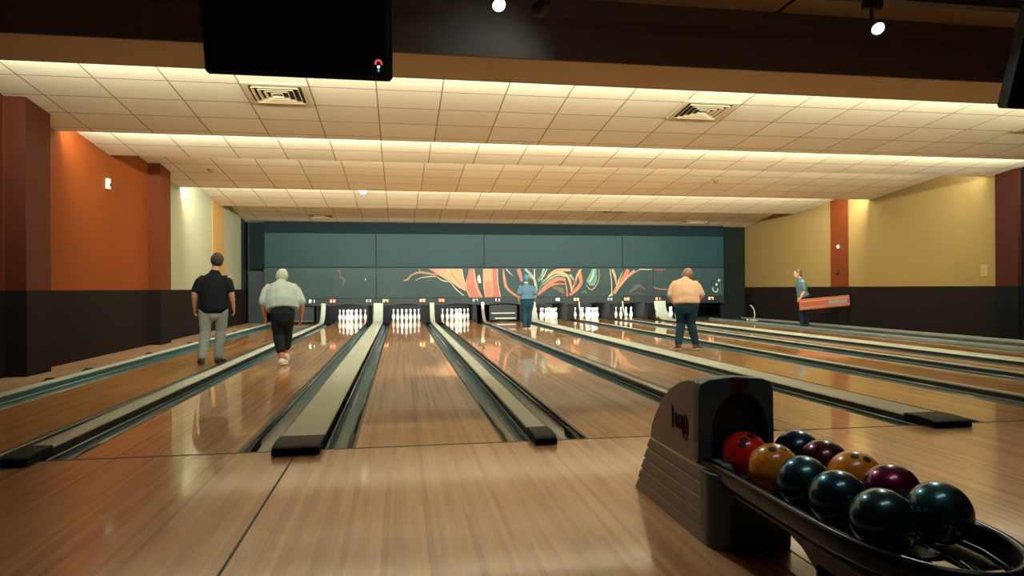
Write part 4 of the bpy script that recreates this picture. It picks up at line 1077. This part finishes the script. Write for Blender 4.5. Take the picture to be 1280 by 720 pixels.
# man in black t-shirt, seen from behind, walking away
J = dict(hip=V(0, 0, 0.83), chest=V(0.0, 0.02, 1.12), neck=V(0.02, 0.03, 1.33), head=V(0.05, 0.06, 1.49), face=V(0.15, 1, -0.05),
         elbowL=V(-0.25, -0.02, 1.03), wristL=V(-0.26, 0.08, 0.82), elbowR=V(0.245, -0.02, 1.03), wristR=V(0.27, 0.06, 0.82),
         kneeL=V(-0.11, 0.02, 0.46), ankleL=V(-0.15, -0.08, 0.10), kneeR=V(0.10, 0.06, 0.47), ankleR=V(0.06, 0.03, 0.095), toeL=V(-0.25, 1, -0.05), toeR=V(0.45, 1, -0.05))
person((-2.70, 5.78, 0), 0.18, J, dict(waist=1.12, long_shirt=0.06, shirt=cloth('black_shirt', (0.005, 0.008, 0.012)), trousers=cloth('light_grey_trousers', (0.27, 0.30, 0.29)), shoe=pbr('dark_shoe', (0.03, 0.025, 0.03), 0.5), hair=pbr('dark_hair', (0.03, 0.022, 0.02), 0.7), sleeve=0.8, sole=MAT['black']),
       'person seen from behind in a black t-shirt and light grey trousers')
# person in pale shirt, bent forward, dark cropped trousers, one foot down
J = dict(hip=V(0, -0.02, 0.78), chest=V(-0.01, 0.10, 1.03), neck=V(-0.02, 0.22, 1.165), head=V(-0.01, 0.33, 1.245), face=V(-0.1, 0.95, -0.45), sw=0.19,
         elbowL=V(-0.27, 0.05, 0.90), wristL=V(-0.24, 0.12, 0.69), elbowR=V(0.27, 0.02, 0.90), wristR=V(0.26, 0.10, 0.69),
         kneeL=V(-0.06, 0.10, 0.43), ankleL=V(-0.01, 0.0, 0.095), kneeR=V(0.06, 0.16, 0.45), ankleR=V(0.045, 0.30, 0.14), hw=0.075, toeL=V(0.3, 1, -0.05), toeR=V(0.1, 1, -0.25))
person((-1.66, 5.36, 0), 0.16, J, dict(waist=1.25, long_shirt=0.05, shirt_fit=1.28, shirt=cloth('pale_shirt', (0.36, 0.42, 0.39)), trousers=cloth('black_trousers', (0.012, 0.016, 0.02)), trouser=0.66, shoe=pbr('white_shoe', (0.75, 0.72, 0.66), 0.5),
       hair=pbr('grey_hair', (0.45, 0.43, 0.38), 0.7), sleeve=1.2, skin=pbr('skin_ruddy', (0.52, 0.19, 0.11), 0.5, var=0.08, scale=8), sole=MAT['white']),
       'bent person with grey hair, pale shirt, black trousers and white shoes')
# small figure in blue far back
J = dict(hip=V(0, 0, 0.74), chest=V(0.0, 0.06, 0.99), neck=V(0.0, 0.10, 1.17), head=V(0.0, 0.15, 1.31), face=V(0, 1, -0.1),
         elbowL=V(-0.24, 0.0, 0.92), wristL=V(-0.20, 0.10, 0.74), elbowR=V(0.24, 0.0, 0.92), wristR=V(0.20, 0.10, 0.74),
         kneeL=V(-0.07, 0.04, 0.41), ankleL=V(-0.08, -0.03, 0.095), kneeR=V(0.07, 0.06, 0.42), ankleR=V(0.07, 0.10, 0.095), hw=0.085)
b3 = person((3.36, 13.2, 0), 0.1, J, dict(shirt=cloth('steel_blue_shirt', (0.05, 0.11, 0.16)), trousers=cloth('deep_teal_trousers', (0.006, 0.035, 0.06)), shoe=pbr('dark_shoe_b', (0.02, 0.02, 0.03), 0.5), hair=pbr('teal_cap', (0.01, 0.12, 0.18), 0.7), sleeve=1.1),
       'small distant person in a blue cap and blue top in front of the mural')
# person in peach top, bent, dark blue jeans, striding
J = dict(hip=V(0.0, -0.02, 0.80), chest=V(-0.02, 0.12, 1.07), neck=V(0.0, 0.24, 1.20), head=V(0.03, 0.34, 1.29), face=V(-0.15, 0.95, -0.4), sw=0.19,
         elbowL=V(-0.27, 0.12, 0.94), wristL=V(-0.20, 0.27, 0.80), elbowR=V(0.27, 0.12, 0.95), wristR=V(0.20, 0.27, 0.82),
         kneeL=V(-0.09, 0.10, 0.45), ankleL=V(-0.14, -0.10, 0.11), kneeR=V(0.08, 0.08, 0.45), ankleR=V(0.16, 0.06, 0.10), toeL=V(-0.15, 1, -0.15), toeR=V(0.55, 0.8, -0.05))
person((4.87, 6.35, 0), -0.35, J, dict(waist=1.28, long_shirt=0.03, shirt_fit=1.26, shirt=cloth('peach_shirt', (0.52, 0.32, 0.21)), trousers=cloth('dark_blue_jeans', (0.008, 0.03, 0.055)), shoe=pbr('brown_white_shoe', (0.10, 0.04, 0.025), 0.5), hair=pbr('brown_hair', (0.22, 0.11, 0.06), 0.7), sleeve=1.1),
       'bent person in a peach top and dark blue jeans stepping across the lanes')
# child-like figure carrying an orange board by the right wall, facing left
J = dict(hip=V(0, 0, 0.80), chest=V(0.0, 0.04, 1.10), neck=V(0.0, 0.07, 1.30), head=V(0.0, 0.14, 1.44), face=V(0, 1, -0.15), sw=0.15,
         elbowL=V(-0.20, 0.02, 0.98), wristL=V(-0.16, 0.12, 0.78), elbowR=V(0.22, -0.12, 0.98), wristR=V(0.20, -0.10, 0.74),
         kneeL=V(-0.08, 0.07, 0.44), ankleL=V(-0.07, 0.05, 0.095), kneeR=V(0.08, 0.0, 0.44), ankleR=V(0.07, -0.12, 0.095), hw=0.09, curl=0.7)
person((10.76, 12.2, 0), 1.35, J, dict(shirt=cloth('slate_teal_shirt', (0.07, 0.14, 0.16)), trousers=cloth('navy_trousers', (0.006, 0.014, 0.024)), shoe=MAT['black'], hair=pbr('brown_hair_b', (0.10, 0.055, 0.025), 0.7), long=True, sleeve=0.9, sole=MAT['black']),
       'person in a teal shirt by the right wall carrying a long orange board')
bm = bmesh.new()
o = bx('board', -0.72, 0.74, -0.03, 0.03, -0.145, 0.145, pbr('orange_board', (0.42, 0.10, 0.045), 0.5, var=0.3, scale=3), bevel=0.012)
bm.free()
o.location = (11.20, 11.92, 0.665); o.rotation_euler = (0, -math.radians(4.5), 0)
tag(o, 'long orange red board held under the arm of the person by the right wall', 'board')
for z0, z1, mt in ((-0.10, -0.07, (0.5, 0.22, 0.13)), (0.07, 0.10, (0.5, 0.25, 0.16))):
    bx('painted_band', -0.70, 0.72, -0.034, -0.030, z0, z1, pbr('board_band', mt, 0.5), o)
bx('printed_panel', 0.10, 0.66, -0.034, -0.030, -0.05, 0.05, pbr('board_panel_grey', (0.30, 0.26, 0.22), 0.5, var=0.5, scale=18), o)
